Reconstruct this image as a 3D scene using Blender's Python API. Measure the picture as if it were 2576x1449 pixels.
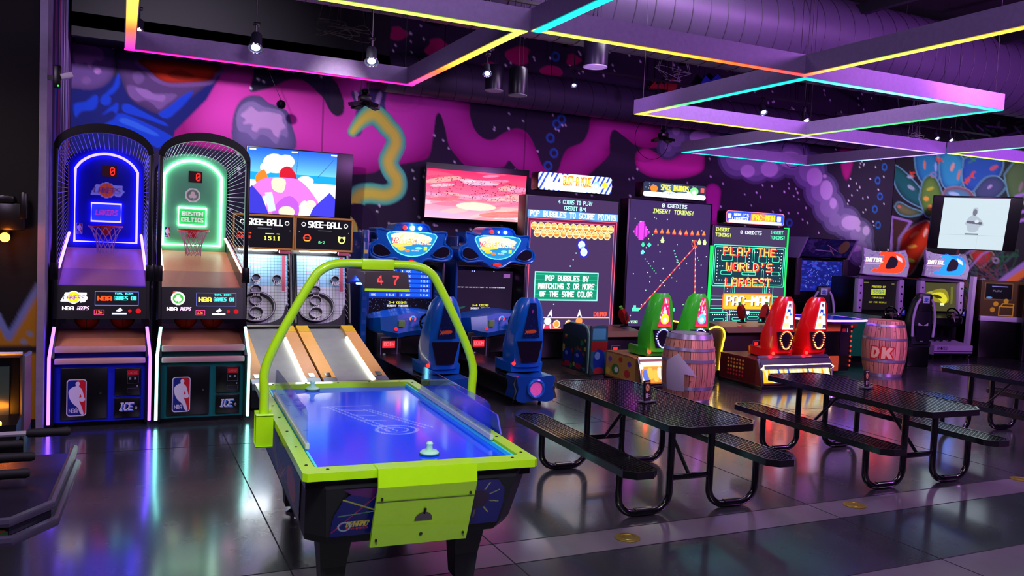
import bpy, bmesh, math, random
import numpy as np
from mathutils import Matrix, Vector
random.seed(7); RNG = np.random.RandomState(5)
SC = bpy.context.scene; COL = SC.collection
for o in list(bpy.data.objects): bpy.data.objects.remove(o)
PI = math.pi
# ---------------------------------------------------------------- camera
FPX, EYE = 2085.0, 1.9
YAW, PITCH, ROLL = math.radians(25.42), math.radians(-3.165), math.radians(2.53)
_f = Vector((math.sin(YAW)*math.cos(PITCH), math.cos(YAW)*math.cos(PITCH), math.sin(PITCH)))
_r0 = Vector((math.cos(YAW), -math.sin(YAW), 0)); _u0 = _r0.cross(_f)
_r = _r0*math.cos(ROLL)+_u0*math.sin(ROLL); _u = -_r0*math.sin(ROLL)+_u0*math.cos(ROLL)
cam = bpy.data.cameras.new('camera'); camo = bpy.data.objects.new('camera', cam); COL.objects.link(camo)
cam.sensor_fit = 'HORIZONTAL'; cam.sensor_width = 36; cam.lens = FPX/2576*36; cam.clip_start = .05; cam.clip_end = 200
mt = Matrix((_r, _u, -_f)).transposed().to_4x4(); mt.translation = (0, 0, EYE); camo.matrix_world = mt
SC.camera = camo
def ray(x, y): return _f*FPX+_r*(x-1288)-_u*(y-724.5)
def onY(x, y, Y): d = ray(x, y); return Vector((0, 0, EYE))+d*(Y/d.y)     # where a sight line meets a wall plane
def onZ(x, y, z=0): d = ray(x, y); return Vector((0, 0, EYE))+d*((z-EYE)/d.z)
# ---------------------------------------------------------------- world, view, room lights and added fills
w = bpy.data.worlds.new('world'); SC.world = w; w.use_nodes = True
w.node_tree.nodes['Background'].inputs[0].default_value = (.10, .05, .22, 1)
w.node_tree.nodes['Background'].inputs[1].default_value = .03
SC.view_settings.view_transform = 'Standard'; SC.view_settings.look = 'None'
SC.view_settings.exposure = 0.35; SC.view_settings.gamma = 1
SC.cycles.use_denoising = True
SC.cycles.max_bounces = 6; SC.cycles.diffuse_bounces = 3; SC.cycles.glossy_bounces = 4; SC.cycles.transparent_max_bounces = 12
SC.cycles.sample_clamp_indirect = 4.0; SC.cycles.caustics_reflective = False; SC.cycles.caustics_refractive = False
def light(kind, loc, target, col, power, size=.5, sizey=None, ang=70, blend=.6):
    l = bpy.data.lights.new('scene_'+kind.lower()+'_light', kind); o = bpy.data.objects.new(l.name, l); COL.objects.link(o)
    l.color = col; l.energy = power
    if kind == 'AREA':
        l.size = size
        if sizey: l.shape = 'RECTANGLE'; l.size_y = sizey
    else: l.shadow_soft_size = size
    if kind == 'SPOT': l.spot_size = math.radians(ang); l.spot_blend = blend
    o.location = loc
    o.rotation_euler = (Vector(target)-Vector(loc)).to_track_quat('-Z', 'Y').to_euler()
    return o
PURP = (.62, .18, 1.0); LAV = (.75, .55, 1.0); COOL = (.75, .85, 1.0)
light('AREA', (3.2, .6, 4.8), (3.8, 5.5, 0), (.80, .60, 1), 100, 2.5, 1.6)      # purple floods hung above the walkway
light('AREA', (10.5, 3.0, 5.2), (11, 8, 0), (.72, .25, 1), 430, 3.0, 2.0)
light('AREA', (6.0, 7.2, 5.4), (6.5, 9.2, 0), (.9, .75, 1), 150, 2.5, 1.5)
light('SPOT', (.2, .8, 4.2), (1.4, 4.6, .6), (.85, 1, .85), 560, .25, ang=38, blend=.8)  # added greenish fill that brightens the lime table, no fixture
light('AREA', (-2.2, 3.5, 4.5), (-1.0, 8, .8), (.8, .6, 1), 70, 1.5)  # added fill lifting the dark left wall
light('SPOT', (1.9, 7.6, 4.3), (2.15, 10.2, .4), (1, .93, .85), 420, .15, ang=34, blend=.8)
light('SPOT', (-1.4, 6.4, 4.2), (-1.3, 8.5, .9), (1, .8, .6), 130, .2, ang=70, blend=1)  # added warm fill so the yellow zigzag wall shows
light('SPOT', (-.2, 2.6, 3.6), (-.6, 4.0, .7), (.9, .75, 1), 70, .2, ang=60, blend=1)  # added fill on the rod table, no fixture here
for X, P, c in ((.6, 150, (.92, .8, 1)), (3.3, 330, (1, .95, 1)), (5.8, 330, (1, .95, 1)), (8.4, 280, (1, .92, 1)), (11.2, 300, (1, .92, 1)), (13.6, 280, (1, .92, 1))):
    light('SPOT', (X-.2, 9.4, 4.75), (X+.2, 13.4, 3.1), c, P*3.4, .12, ang=92, blend=1)   # track spots on the mural
light('SPOT', (13.8, 7.2, 4.4), (16.2, 12.6, 2.6), (1, .9, 1), 900, .2, ang=60, blend=1)
light('SPOT', (7.5, 4.5, 3.6), (9.4, 9.2, 5.1), (.65, .18, 1), 700, .3, ang=85, blend=1)   # up-lights washing the large duct
light('SPOT', (12.5, 5.0, 3.2), (12.8, 9.2, 5.1), (.65, .18, 1), 800, .3, ang=85, blend=1)
light('SPOT', (4.5, 7.0, 3.4), (6, 12.6, 4.5), (.7, .35, 1), 260, .3, ang=80, blend=1)
# ---------------------------------------------------------------- materials
def lin(c):
    return tuple(((v/255)/12.92 if v/255 <= .04045 else ((v/255+.055)/1.055)**2.4) for v in c[:3])
_M = {}
def mat(name, rgb=(128, 128, 128), rough=.5, metal=0, emit=None, k=1.0, var=.08, scale=12, bump=0, coat=0, spec=.5):
    if name in _M: return _M[name]
    m = bpy.data.materials.new(name); m.use_nodes = True; nt = m.node_tree; N = nt.nodes; L = nt.links
    b = N['Principled BSDF']; c = lin(rgb)
    b.inputs['Roughness'].default_value = rough; b.inputs['Metallic'].default_value = metal
    b.inputs['Specular IOR Level'].default_value = spec
    if coat: b.inputs['Coat Weight'].default_value = coat; b.inputs['Coat Roughness'].default_value = .08
    tc = N.new('ShaderNodeTexCoord'); no = N.new('ShaderNodeTexNoise'); no.inputs['Scale'].default_value = scale
    no.inputs['Detail'].default_value = 4
    L.new(tc.outputs['Object'], no.inputs['Vector'])
    mx = N.new('ShaderNodeMix'); mx.data_type = 'RGBA'
    mx.inputs[6].default_value = tuple(max(0, v*(1-var)) for v in c)+(1,); mx.inputs[7].default_value = tuple(min(1, v*(1+var)) for v in c)+(1,)
    L.new(no.outputs['Fac'], mx.inputs[0]); L.new(mx.outputs[2], b.inputs['Base Color'])
    if emit:
        b.inputs['Emission Color'].default_value = lin(emit)+(1,); b.inputs['Emission Strength'].default_value = k
    if bump:
        bp = N.new('ShaderNodeBump'); bp.inputs['Strength'].default_value = bump; bp.inputs['Distance'].default_value = .01
        L.new(no.outputs['Fac'], bp.inputs['Height']); L.new(bp.outputs[0], b.inputs['Normal'])
    _M[name] = m; return m
def attmat(name, k=0.0, rough=.35, base=1.0, spec=.5, bump=0):
    """paint or lit artwork whose colours are stored on the mesh (attribute col)"""
    if name in _M: return _M[name]
    m = bpy.data.materials.new(name); m.use_nodes = True; nt = m.node_tree; N = nt.nodes; L = nt.links
    b = N['Principled BSDF']; a = N.new('ShaderNodeAttribute'); a.attribute_name = 'col'
    b.inputs['Roughness'].default_value = rough; b.inputs['Specular IOR Level'].default_value = spec if base else .12
    if base: L.new(a.outputs['Color'], b.inputs['Base Color'])
    else: b.inputs['Base Color'].default_value = (.01, .01, .012, 1)
    if k: L.new(a.outputs['Color'], b.inputs['Emission Color']); b.inputs['Emission Strength'].default_value = k
    if bump:
        no = N.new('ShaderNodeTexNoise'); no.inputs['Scale'].default_value = 60; bp = N.new('ShaderNodeBump')
        bp.inputs['Strength'].default_value = bump; bp.inputs['Distance'].default_value = .004
        tc = N.new('ShaderNodeTexCoord'); L.new(tc.outputs['Object'], no.inputs['Vector'])
        L.new(no.outputs['Fac'], bp.inputs['Height']); L.new(bp.outputs[0], b.inputs['Normal'])
    _M[name] = m; return m
def glass(name, rgb=(220, 225, 255), alpha=.12):
    if name in _M: return _M[name]
    m = bpy.data.materials.new(name); m.use_nodes = True; nt = m.node_tree; N = nt.nodes; L = nt.links
    for n in list(N):
        if n.type != 'OUTPUT_MATERIAL': N.remove(n)
    out = [n for n in N if n.type == 'OUTPUT_MATERIAL'][0]
    t = N.new('ShaderNodeBsdfTransparent'); g = N.new('ShaderNodeBsdfGlossy'); g.inputs['Roughness'].default_value = .04
    g.inputs['Color'].default_value = lin(rgb)+(1,); t.inputs['Color'].default_value = tuple(.5+.5*v for v in lin(rgb))+(1,)
    fr = N.new('ShaderNodeFresnel'); fr.inputs[0].default_value = 1.45
    ad = N.new('ShaderNodeMath'); ad.operation = 'ADD'; ad.inputs[1].default_value = alpha*.25; fm = N.new('ShaderNodeMath'); fm.operation = 'MULTIPLY'; fm.inputs[1].default_value = .4; L.new(fr.outputs[0], fm.inputs[0]); L.new(fm.outputs[0], ad.inputs[0])
    mx = N.new('ShaderNodeMixShader'); L.new(ad.outputs[0], mx.inputs[0]); L.new(t.outputs[0], mx.inputs[1]); L.new(g.outputs[0], mx.inputs[2])
    L.new(mx.outputs[0], out.inputs['Surface']); _M[name] = m; return m
def neon(name, rgb, k): return mat(name, tuple(v*.35 for v in rgb), .35, emit=rgb, k=k, var=0, spec=.3)
BLK = mat('black_laminate', (6, 6, 9), .3); BLKM = mat('black_metal', (16, 16, 19), .3, .3); BLKG = mat('black_gloss', (8, 8, 12), .12)
RUB = mat('black_rubber', (10, 10, 10), .7); CHR = mat('chrome', (190, 190, 200), .18, 1); STEEL = mat('brushed_steel', (150, 150, 158), .35, 1)
GREY = mat('grey_plastic', (90, 90, 98), .5); WHT = mat('white_plastic', (215, 210, 222), .4)
# ---------------------------------------------------------------- mesh building
class MB:
    def __init__(s): s.v = []; s.f = []
    def add(s, vs, fs):
        n = len(s.v); s.v += [tuple(p) for p in vs]; s.f += [tuple(n+i for i in f) for f in fs]; return s
    def box(s, x0, x1, y0, y1, z0, z1, b=0):
        if b:
            b = min(b, abs(x1-x0)*.45, abs(y1-y0)*.45, abs(z1-z0)*.45)
            bm = bmesh.new(); bmesh.ops.create_cube(bm, size=1)
            for v in bm.verts: v.co = Vector((x0+(v.co.x+.5)*(x1-x0), y0+(v.co.y+.5)*(y1-y0), z0+(v.co.z+.5)*(z1-z0)))
            bmesh.ops.bevel(bm, geom=bm.edges[:], offset=b, segments=2, profile=.5, affect='EDGES')
            bm.verts.ensure_lookup_table()
            s.add([v.co[:] for v in bm.verts], [[v.index for v in f.verts] for f in bm.faces]); bm.free(); return s
        v = [(x, y, z) for z in (z0, z1) for y in (y0, y1) for x in (x0, x1)]
        return s.add(v, [(0, 2, 3, 1), (4, 5, 7, 6), (0, 1, 5, 4), (2, 6, 7, 3), (0, 4, 6, 2), (1, 3, 7, 5)])
    def prism(s, pts, axis, a, b):
        """a 2-D outline pushed along an axis; outline coordinates are the two remaining axes in xyz order"""
        def P(p, t): return {'x': (t, p[0], p[1]), 'y': (p[0], t, p[1]), 'z': (p[0], p[1], t)}[axis]
        n = len(pts); vs = [P(p, a) for p in pts]+[P(p, b) for p in pts]
        return s.add(vs, [tuple(range(n))[::-1], tuple(range(n, 2*n))]+[(i, (i+1) % n, n+(i+1) % n, n+i) for i in range(n)])
    def tube(s, pts, r, n=8, closed=False, cap=True):
        P = [Vector(p) for p in pts]; m = len(P); rings = []; up = None
        for i in range(m):
            if closed: t = (P[(i+1) % m]-P[i-1])
            else: t = (P[min(i+1, m-1)]-P[max(i-1, 0)])
            t.normalize()
            if up is None: up = Vector((0, 0, 1)) if abs(t.z) < .9 else Vector((1, 0, 0))
            a = t.cross(up); 
            if a.length < 1e-4: a = t.orthogonal()
            a.normalize(); b = a.cross(t); b.normalize(); up = b
            rr = r[i] if isinstance(r, (list, tuple)) else r
            rings.append([P[i]+(a*math.cos(2*PI*k/n)+b*math.sin(2*PI*k/n))*rr for k in range(n)])
        return s.loft(rings, cap and not closed, closed)
    def loft(s, rings, cap=True, closed=False):
        n = len(rings[0]); m = len(rings); vs = [p for R in rings for p in R]; fs = []
        for i in range(m if closed else m-1):
            j = (i+1) % m
            for k in range(n): k2 = (k+1) % n; fs.append((i*n+k, i*n+k2, j*n+k2, j*n+k))
        if cap: fs += [tuple(range(n))[::-1], tuple((m-1)*n+k for k in range(n))]
        return s.add(vs, fs)
    def lathe(s, prof, c=(0, 0, 0), n=24, axis='z', cap=True):
        R = []
        for r, h in prof:
            ring = []
            for k in range(n):
                a = 2*PI*k/n; x, y = r*math.cos(a), r*math.sin(a)
                ring.append({'z': (c[0]+x, c[1]+y, c[2]+h), 'y': (c[0]+x, c[1]+h, c[2]+y), 'x': (c[0]+h, c[1]+x, c[2]+y)}[axis])
            R.append(ring)
        return s.loft(R, cap)
    def ball(s, c, r, n=16, sc=(1, 1, 1)):
        return s.lathe([(max(1e-4, r*math.sin(PI*i/(n//2))), -r*math.cos(PI*i/(n//2))) for i in range(n//2+1)], (0, 0, 0), n) if False else s._ball(c, r, n, sc)
    def _ball(s, c, r, n, sc):
        R = []
        for i in range(n//2+1):
            th = PI*i/(n//2); q = max(1e-4, math.sin(th))*r
            R.append([(c[0]+q*math.cos(2*PI*k/n)*sc[0], c[1]+q*math.sin(2*PI*k/n)*sc[1], c[2]-r*math.cos(th)*sc[2]) for k in range(n)])
        return s.loft(R)
    def torus(s, c, R, r, axis='z', n=28, m=8):
        pts = []
        for k in range(n):
            a = 2*PI*k/n; x, y = R*math.cos(a), R*math.sin(a)
            pts.append({'z': (c[0]+x, c[1]+y, c[2]), 'y': (c[0]+x, c[1], c[2]+y), 'x': (c[0], c[1]+x, c[2]+y)}[axis])
        return s.tube(pts, r, m, closed=True)
    def poly(s, pts): return s.add(pts, [tuple(range(len(pts)))])
    def build(s, name, m, parent=None, smooth=True, kind=None, label=None, xf=None):
        me = bpy.data.meshes.new(name)
        vs = s.v if xf is None else [tuple(xf @ Vector(p)) for p in s.v]
        me.from_pydata(vs, [], s.f)
        bm = bmesh.new(); bm.from_mesh(me); bmesh.ops.recalc_face_normals(bm, faces=bm.faces); bm.to_mesh(me); bm.free()
        if smooth:
            me.shade_smooth(); me.set_sharp_from_angle(angle=math.radians(38))
        me.materials.append(m)
        o = bpy.data.objects.new(name, me); COL.objects.link(o)
        if parent: o.parent = parent
        if kind: o['kind'] = kind
        if label: o['label'] = label
        return o
def tag(o, label, cat, group=None):
    o['label'] = label; o['category'] = cat
    if group: o['group'] = group
    return o
def thing(name, label, cat, loc=(0, 0, 0), rz=0, group=None, rx=0):
    o = bpy.data.objects.new(name, None); COL.objects.link(o); o.location = loc; o.rotation_euler = (rx, 0, rz); o.empty_display_size = .1
    return tag(o, label, cat, group)
def kids(o): return [c for c in bpy.data.objects if c.parent == o]
def copy_tree(o, parent=None):
    c = o.copy(); COL.objects.link(c)
    if parent: c.parent = parent
    for ch in kids(o): copy_tree(ch, c)
    return c
# ---------------------------------------------------------------- drawn artwork
_G = dict(zip('ABCDEFGHIJKLMNOPQRSTUVWXYZ0123456789-!\'/.,&', '''7E1111117E 7F49494936 3E41414122 7F4141221C 7F49494941 7F09090901 3E4149497A 7F0808087F 00417F4100 2040413F01 7F08142241 7F40404040 7F020C027F 7F0408107F 3E4141413E 7F09090906 3E4151215E 7F09192946 4649494931 01017F0101 3F4040403F 1F2040201F 3F4038403F 6314081463 0708700807 6151494543 3E5149453E 00427F4000 4261514946 2141454B31 1814127F10 2745454539 3C4A494930 0171090503 3649494936 064949291E 0808080808 00005F0000 0005030000 2010080402 0060600000 0050300000 3649552250'''.split()))
class Cv:
    """a small drawing surface; x right, y down, in its own units"""
    def __init__(s, w, h, bg=None, ss=1):
        s.w, s.h, s.ss = w, h, ss
        s.im = np.zeros((h*ss, w*ss, 3)); s.a = np.zeros((h*ss, w*ss))
        if bg is not None: s.im[:] = lin(bg); s.a[:] = 1
        s.X, s.Y = np.meshgrid((np.arange(w*ss)+.5)/ss, (np.arange(h*ss)+.5)/ss)
    def put(s, m, c, op=1.0):
        c = np.array(lin(c)) if not isinstance(c, np.ndarray) else c
        m = (m*op)[..., None] if m.dtype != bool else (m.astype(float)*op)[..., None]
        s.im = s.im*(1-m)+c*m; s.a = np.maximum(s.a, m[..., 0]); return s
    def sub(s, x0, y0, x1, y1):
        k = s.ss; return slice(max(0, int(y0*k)), min(s.h*k, int(y1*k)+2)), slice(max(0, int(x0*k)), min(s.w*k, int(x1*k)+2))
    def _p(s, sl, m, c, op=1.0):
        c = np.array(lin(c)) if not isinstance(c, np.ndarray) else c
        m = (m.astype(float)*op)[..., None]; s.im[sl] = s.im[sl]*(1-m)+c*m; s.a[sl] = np.maximum(s.a[sl], m[..., 0]); return s
    def rect(s, x0, y0, x1, y1, c, op=1.0):
        sl = s.sub(x0, y0, x1, y1); X, Y = s.X[sl], s.Y[sl]; return s._p(sl, (X >= x0) & (X < x1) & (Y >= y0) & (Y < y1), c, op)
    def frame(s, x0, y0, x1, y1, t, c):
        s.rect(x0, y0, x1, y0+t, c); s.rect(x0, y1-t, x1, y1, c); s.rect(x0, y0, x0+t, y1, c); return s.rect(x1-t, y0, x1, y1, c)
    def rrect(s, x0, y0, x1, y1, r, c, op=1.0):
        sl = s.sub(x0, y0, x1, y1); X, Y = s.X[sl], s.Y[sl]
        dx = np.maximum(np.maximum(x0+r-X, X-(x1-r)), 0); dy = np.maximum(np.maximum(y0+r-Y, Y-(y1-r)), 0)
        return s._p(sl, (dx*dx+dy*dy <= r*r), c, op)
    def ell(s, cx, cy, rx, ry, c, ang=0, op=1.0):
        R = max(rx, ry); sl = s.sub(cx-R, cy-R, cx+R, cy+R); X, Y = s.X[sl]-cx, s.Y[sl]-cy
        a = math.radians(ang); u = X*math.cos(a)+Y*math.sin(a); v = -X*math.sin(a)+Y*math.cos(a)
        return s._p(sl, (u/rx)**2+(v/ry)**2 <= 1, c, op)
    def ring(s, cx, cy, r0, r1, c):
        sl = s.sub(cx-r1, cy-r1, cx+r1, cy+r1); d = np.hypot(s.X[sl]-cx, s.Y[sl]-cy); return s._p(sl, (d >= r0) & (d <= r1), c)
    def mask(s, pts):
        xs = [p[0] for p in pts]; ys = [p[1] for p in pts]; sl = s.sub(min(xs), min(ys), max(xs), max(ys)); X, Y = s.X[sl], s.Y[sl]
        m = np.zeros(X.shape, bool); n = len(pts)
        for i in range(n):
            (xa, ya), (xb, yb) = pts[i], pts[(i+1) % n]
            if ya == yb: continue
            m ^= ((ya > Y) != (yb > Y)) & (X < (xb-xa)*(Y-ya)/(yb-ya)+xa)
        return sl, m
    def poly(s, pts, c, op=1.0): sl, m = s.mask(pts); return s._p(sl, m, c, op)
    def line(s, pts, t, c, op=1.0):
        for (xa, ya), (xb, yb) in zip(pts, pts[1:]):
            sl = s.sub(min(xa, xb)-t, min(ya, yb)-t, max(xa, xb)+t, max(ya, yb)+t); X, Y = s.X[sl], s.Y[sl]
            dx, dy = xb-xa, yb-ya; q = dx*dx+dy*dy+1e-9; u = np.clip(((X-xa)*dx+(Y-ya)*dy)/q, 0, 1)
            s._p(sl, np.hypot(X-xa-u*dx, Y-ya-u*dy) <= t/2, c, op)
        return s
    def text(s, x, y, tx, h, c, cw=None, sp=1.2, center=False, slant=0, bold=0):
        """5x7 lettering, h = cap height, cw = one letter's width"""
        cw = cw or h*5/7; px, py = cw/5, h/7
        if center: x -= (len(tx)*cw*sp-cw*(sp-1))/2
        for i, ch in enumerate(tx):
            g = _G.get(ch)
            if g:
                x0 = x+i*cw*sp
                for cx in range(5):
                    b = int(g[cx*2:cx*2+2], 16)
                    for r in range(7):
                        if b >> r & 1:
                            q = slant*(7-r)*py; s.rect(x0+cx*px+q, y+r*py, x0+(cx+1)*px+q+bold, y+(r+1)*py, c)
        return s
    def out(s):
        k = s.ss
        if k == 1: return s.im, s.a
        im = (s.im*s.a[..., None]).reshape(s.h, k, s.w, k, 3).mean((1, 3)); a = s.a.reshape(s.h, k, s.w, k).mean((1, 3))
        return im/np.maximum(a, 1e-6)[..., None], a
def panel(name, cv, fn, m, parent=None, flat=True, label=None, kind=None):
    """turn a drawing into a mesh: fn(u,v) -> x,y,z arrays; u right, v down, 0..1"""
    im, a = cv.out(); h, w_ = a.shape
    U, V = np.meshgrid(np.linspace(0, 1, w_+1), np.linspace(0, 1, h+1))
    P = np.stack(fn(U, V), -1).reshape(-1, 3)
    ii, jj = np.nonzero(a > .35)
    q = np.stack([ii*(w_+1)+jj, (ii+1)*(w_+1)+jj, (ii+1)*(w_+1)+jj+1, ii*(w_+1)+jj+1], -1)
    used, inv = np.unique(q, return_inverse=True); q = inv.reshape(-1, 4); P = P[used]
    me = bpy.data.meshes.new(name); nf = len(q)
    me.vertices.add(len(P)); me.vertices.foreach_set('co', P.astype('f').ravel())
    me.loops.add(nf*4); me.loops.foreach_set('vertex_index', q.astype('i').ravel())
    me.polygons.add(nf); me.polygons.foreach_set('loop_start', np.arange(0, nf*4, 4, dtype='i'))
    c = np.concatenate([im[ii, jj], np.ones((nf, 1))], 1)
    if flat:
        at = me.color_attributes.new('col', 'FLOAT_COLOR', 'CORNER'); at.data.foreach_set('color', np.repeat(c, 4, 0).astype('f').ravel())
    else:
        pad = np.pad(im, ((0, 1), (0, 1), (0, 0)), 'edge'); p2 = np.pad(im, ((1, 0), (1, 0), (0, 0)), 'edge')
        vc = ((pad+p2)/2).reshape(-1, 3)[used]
        at = me.color_attributes.new('col', 'FLOAT_COLOR', 'POINT'); at.data.foreach_set('color', np.concatenate([vc, np.ones((len(vc), 1))], 1).astype('f').ravel())
    me.update(); me.validate(); me.materials.append(m)
    o = bpy.data.objects.new(name, me); COL.objects.link(o)
    if parent: o.parent = parent
    if label: o['label'] = label
    if kind: o['kind'] = kind
    return o
def flatmap(O, R, D):
    O, R, D = map(Vector, (O, R, D))
    return lambda u, v: tuple(O[i]+R[i]*u+D[i]*v for i in range(3))
PRINT = attmat('printed_artwork', 0, .3); PRINTM = attmat('mural_paint', 0, .75, spec=.25); SCREEN = attmat('lit_screen', 1.3, .25, base=0); BACKLIT = attmat('backlit_artwork', 1.6, .2, base=0)
SCREENB = attmat('bright_led_screen', 1.35, .5, base=0); DIM = attmat('dim_lit_artwork', .35, .3)
def smooth(pts, k=5, closed=True):
    n = len(pts); out = []
    for i in range(n if closed else n-1):
        g = lambda j: pts[j % n] if closed else pts[max(0, min(n-1, j))]
        p0, p1, p2, p3 = g(i-1), g(i), g(i+1), g(i+2)
        for q in range(k):
            t = q/k
            out.append(tuple(.5*(2*b+(c-a)*t+(2*a-5*b+4*c-d)*t*t+(3*b-a-3*c+d)*t**3) for a, b, c, d in zip(p0, p1, p2, p3)))
    if not closed: out.append(tuple(pts[-1]))
    return out
def arc(cx, cy, r, a0, a1, n=12, ry=None): return [(cx+r*math.cos(math.radians(a0+(a1-a0)*i/n)), cy+(ry or r)*math.sin(math.radians(a0+(a1-a0)*i/n))) for i in range(n+1)]
# ================================================================= THE SETTING
WY = 13.4; YW = 8.5
FLOORM = []
def floor_mat(name, rgb, rough):
    m = mat(name, rgb, rough, var=.35, scale=1.3, spec=.6, coat=.9); nt = m.node_tree; N = nt.nodes; L = nt.links; b = N['Principled BSDF']; b.inputs['Coat Roughness'].default_value = .13; b.inputs['Coat IOR'].default_value = 1.75
    tc = [n for n in N if n.type == 'TEX_COORD'][0]
    n2 = N.new('ShaderNodeTexNoise'); n2.inputs['Scale'].default_value = 5; n2.inputs['Detail'].default_value = 8; L.new(tc.outputs['Object'], n2.inputs['Vector'])
    mr = N.new('ShaderNodeMapRange'); mr.inputs[3].default_value = rough*.8; mr.inputs[4].default_value = rough*1.35
    L.new(n2.outputs['Fac'], mr.inputs[0]); L.new(mr.outputs[0], b.inputs['Roughness'])
    bp = N.new('ShaderNodeBump'); bp.inputs['Strength'].default_value = .05; bp.inputs['Distance'].default_value = .01
    L.new(n2.outputs['Fac'], bp.inputs['Height']); L.new(bp.outputs[0], b.inputs['Normal']); return m
fd = floor_mat('dark_polished_concrete', (52, 52, 56), .24); fl = floor_mat('light_concrete_band', (104, 98, 104), .36); fk = floor_mat('blackened_concrete', (40, 44, 50), .24)
seam = mat('floor_joint', (14, 14, 16), .8)
mb = MB(); mb.box(-4, 19, -3, 3.49, -.1, 0); mb.build('floor', fl, kind='structure', smooth=False)
mb = MB(); mb.box(-4, 19, 3.49, 4.31, -.1, 0); mb.build('floor', fk, kind='structure', smooth=False)
mb = MB(); mb.box(-4, 19, 4.31, 4.64, -.1, 0); mb.build('floor', fl, kind='structure', smooth=False)
mb = MB(); mb.box(-4, 19, 4.64, WY+.2, -.1, 0); mb.build('floor', fd, kind='structure', smooth=False)
mb = MB()
for X in (-1.6, .9, 2.15, 4.78, 7.4, 10.1, 12.8):
    mb.box(X-.004, X+.004, -3, WY, 0, .0012)
for Y in (3.49, 4.31, 4.64, 7.6, 10.4): mb.box(-4, 19, Y-.004, Y+.004, 0, .0012)
mb.build('trim_floor_joints', seam, kind='structure', smooth=False)
# mural on the back wall ------------------------------------------------------------
def tow(pts, Y=WY): return [(p.x, p.z) for p in (onY(x, y, Y) for x, y in pts)]
X0, X1, Z1, PX = -1.0, 15.9, 6.1, 72
mw, mh = int((X1-X0)*PX), int(Z1*PX)
cv = Cv(mw, mh, (46, 36, 58), 2)
def T(pts, Y=WY): return [((x-X0)*PX, (Z1-z)*PX) for x, z in tow(pts, Y)]
def blob(pts, c, op=1.0, sm=True, k=5): cv.poly(smooth(T(pts), k) if sm else T(pts), c, op)
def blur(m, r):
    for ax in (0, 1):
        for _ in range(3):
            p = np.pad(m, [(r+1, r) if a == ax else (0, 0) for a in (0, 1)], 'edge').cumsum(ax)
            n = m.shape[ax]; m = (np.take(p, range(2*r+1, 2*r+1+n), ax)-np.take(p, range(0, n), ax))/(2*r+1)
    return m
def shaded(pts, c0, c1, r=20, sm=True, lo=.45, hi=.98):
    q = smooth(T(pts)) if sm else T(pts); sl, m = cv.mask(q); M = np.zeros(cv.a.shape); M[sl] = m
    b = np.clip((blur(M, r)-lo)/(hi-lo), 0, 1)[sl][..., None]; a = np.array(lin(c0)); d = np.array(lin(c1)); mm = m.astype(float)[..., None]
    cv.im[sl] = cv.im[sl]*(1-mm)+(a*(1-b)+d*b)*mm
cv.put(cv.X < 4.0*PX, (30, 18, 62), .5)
MAG = [(436, 352), (452, 310), (466, 280), (484, 250), (504, 224), (530, 190), (550, 150), (634, 130), (636, 190), (628, 229), (660, 226), (690, 217), (715, 205), (737, 199), (762, 202), (783, 217), (800, 233), (814, 248), (826, 272), (838, 287), (852, 292), (864, 282), (864, 253), (850, 214), (842, 180), (990, 150), (1100, 190), (1175, 225), (1181, 262), (1182, 292), (1194, 326), (1216, 348), (1241, 351), (1266, 335), (1297, 323), (1322, 331), (1340, 357), (1356, 400), (1366, 420), (1378, 431), (1402, 431), (1415, 394), (1430, 373), (1465, 357), (1480, 329), (1492, 290), (1560, 270), (1640, 300), (1668, 330), (1665, 360), (1640, 372), (1600, 366), (1572, 345), (1545, 326), (1534, 342), (1533, 370), (1530, 391), (1499, 422), (1477, 441), (1452, 452), (1400, 470), (1340, 450), (1300, 424), (1280, 404), (1263, 421), (1215, 422), (1172, 416), (1150, 395), (1129, 366), (1120, 326), (1110, 292), (1103, 284), (1096, 292), (1092, 320), (1088, 350), (1079, 392), (1055, 404), (1000, 414), (964, 420), (940, 434), (900, 438), (880, 436), (850, 430), (735, 400), (600, 385), (500, 368)]
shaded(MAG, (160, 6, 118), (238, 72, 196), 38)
for c, r in (((1010, 250), 60), ((1075, 205), 40)):
    for k in range(3):
        blob([(c[0]+r*(.9-.2*k)*math.cos(a), c[1]+r*(.55-.1*k)*math.sin(a)) for a in np.linspace(0, 2*PI, 12)[:-1]], (235, 90, 190) if k % 2 else (200, 50, 160), .25)
# purple rock with pale lobes
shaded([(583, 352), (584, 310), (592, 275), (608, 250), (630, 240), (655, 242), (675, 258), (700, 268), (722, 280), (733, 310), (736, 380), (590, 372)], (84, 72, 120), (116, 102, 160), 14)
blob([(594, 300), (600, 275), (618, 258), (640, 256), (662, 268), (700, 276), (716, 290), (722, 320), (722, 345), (706, 340), (695, 362), (675, 345), (655, 338), (640, 352), (622, 335), (600, 328)], (146, 124, 182))
blob([(605, 290), (618, 278), (632, 268), (648, 280), (668, 280), (690, 284), (708, 290), (710, 305), (718, 320), (706, 328), (700, 345), (688, 338), (680, 325), (655, 322), (645, 332), (632, 325), (634, 312), (610, 312), (618, 300)], (206, 160, 220))
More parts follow.
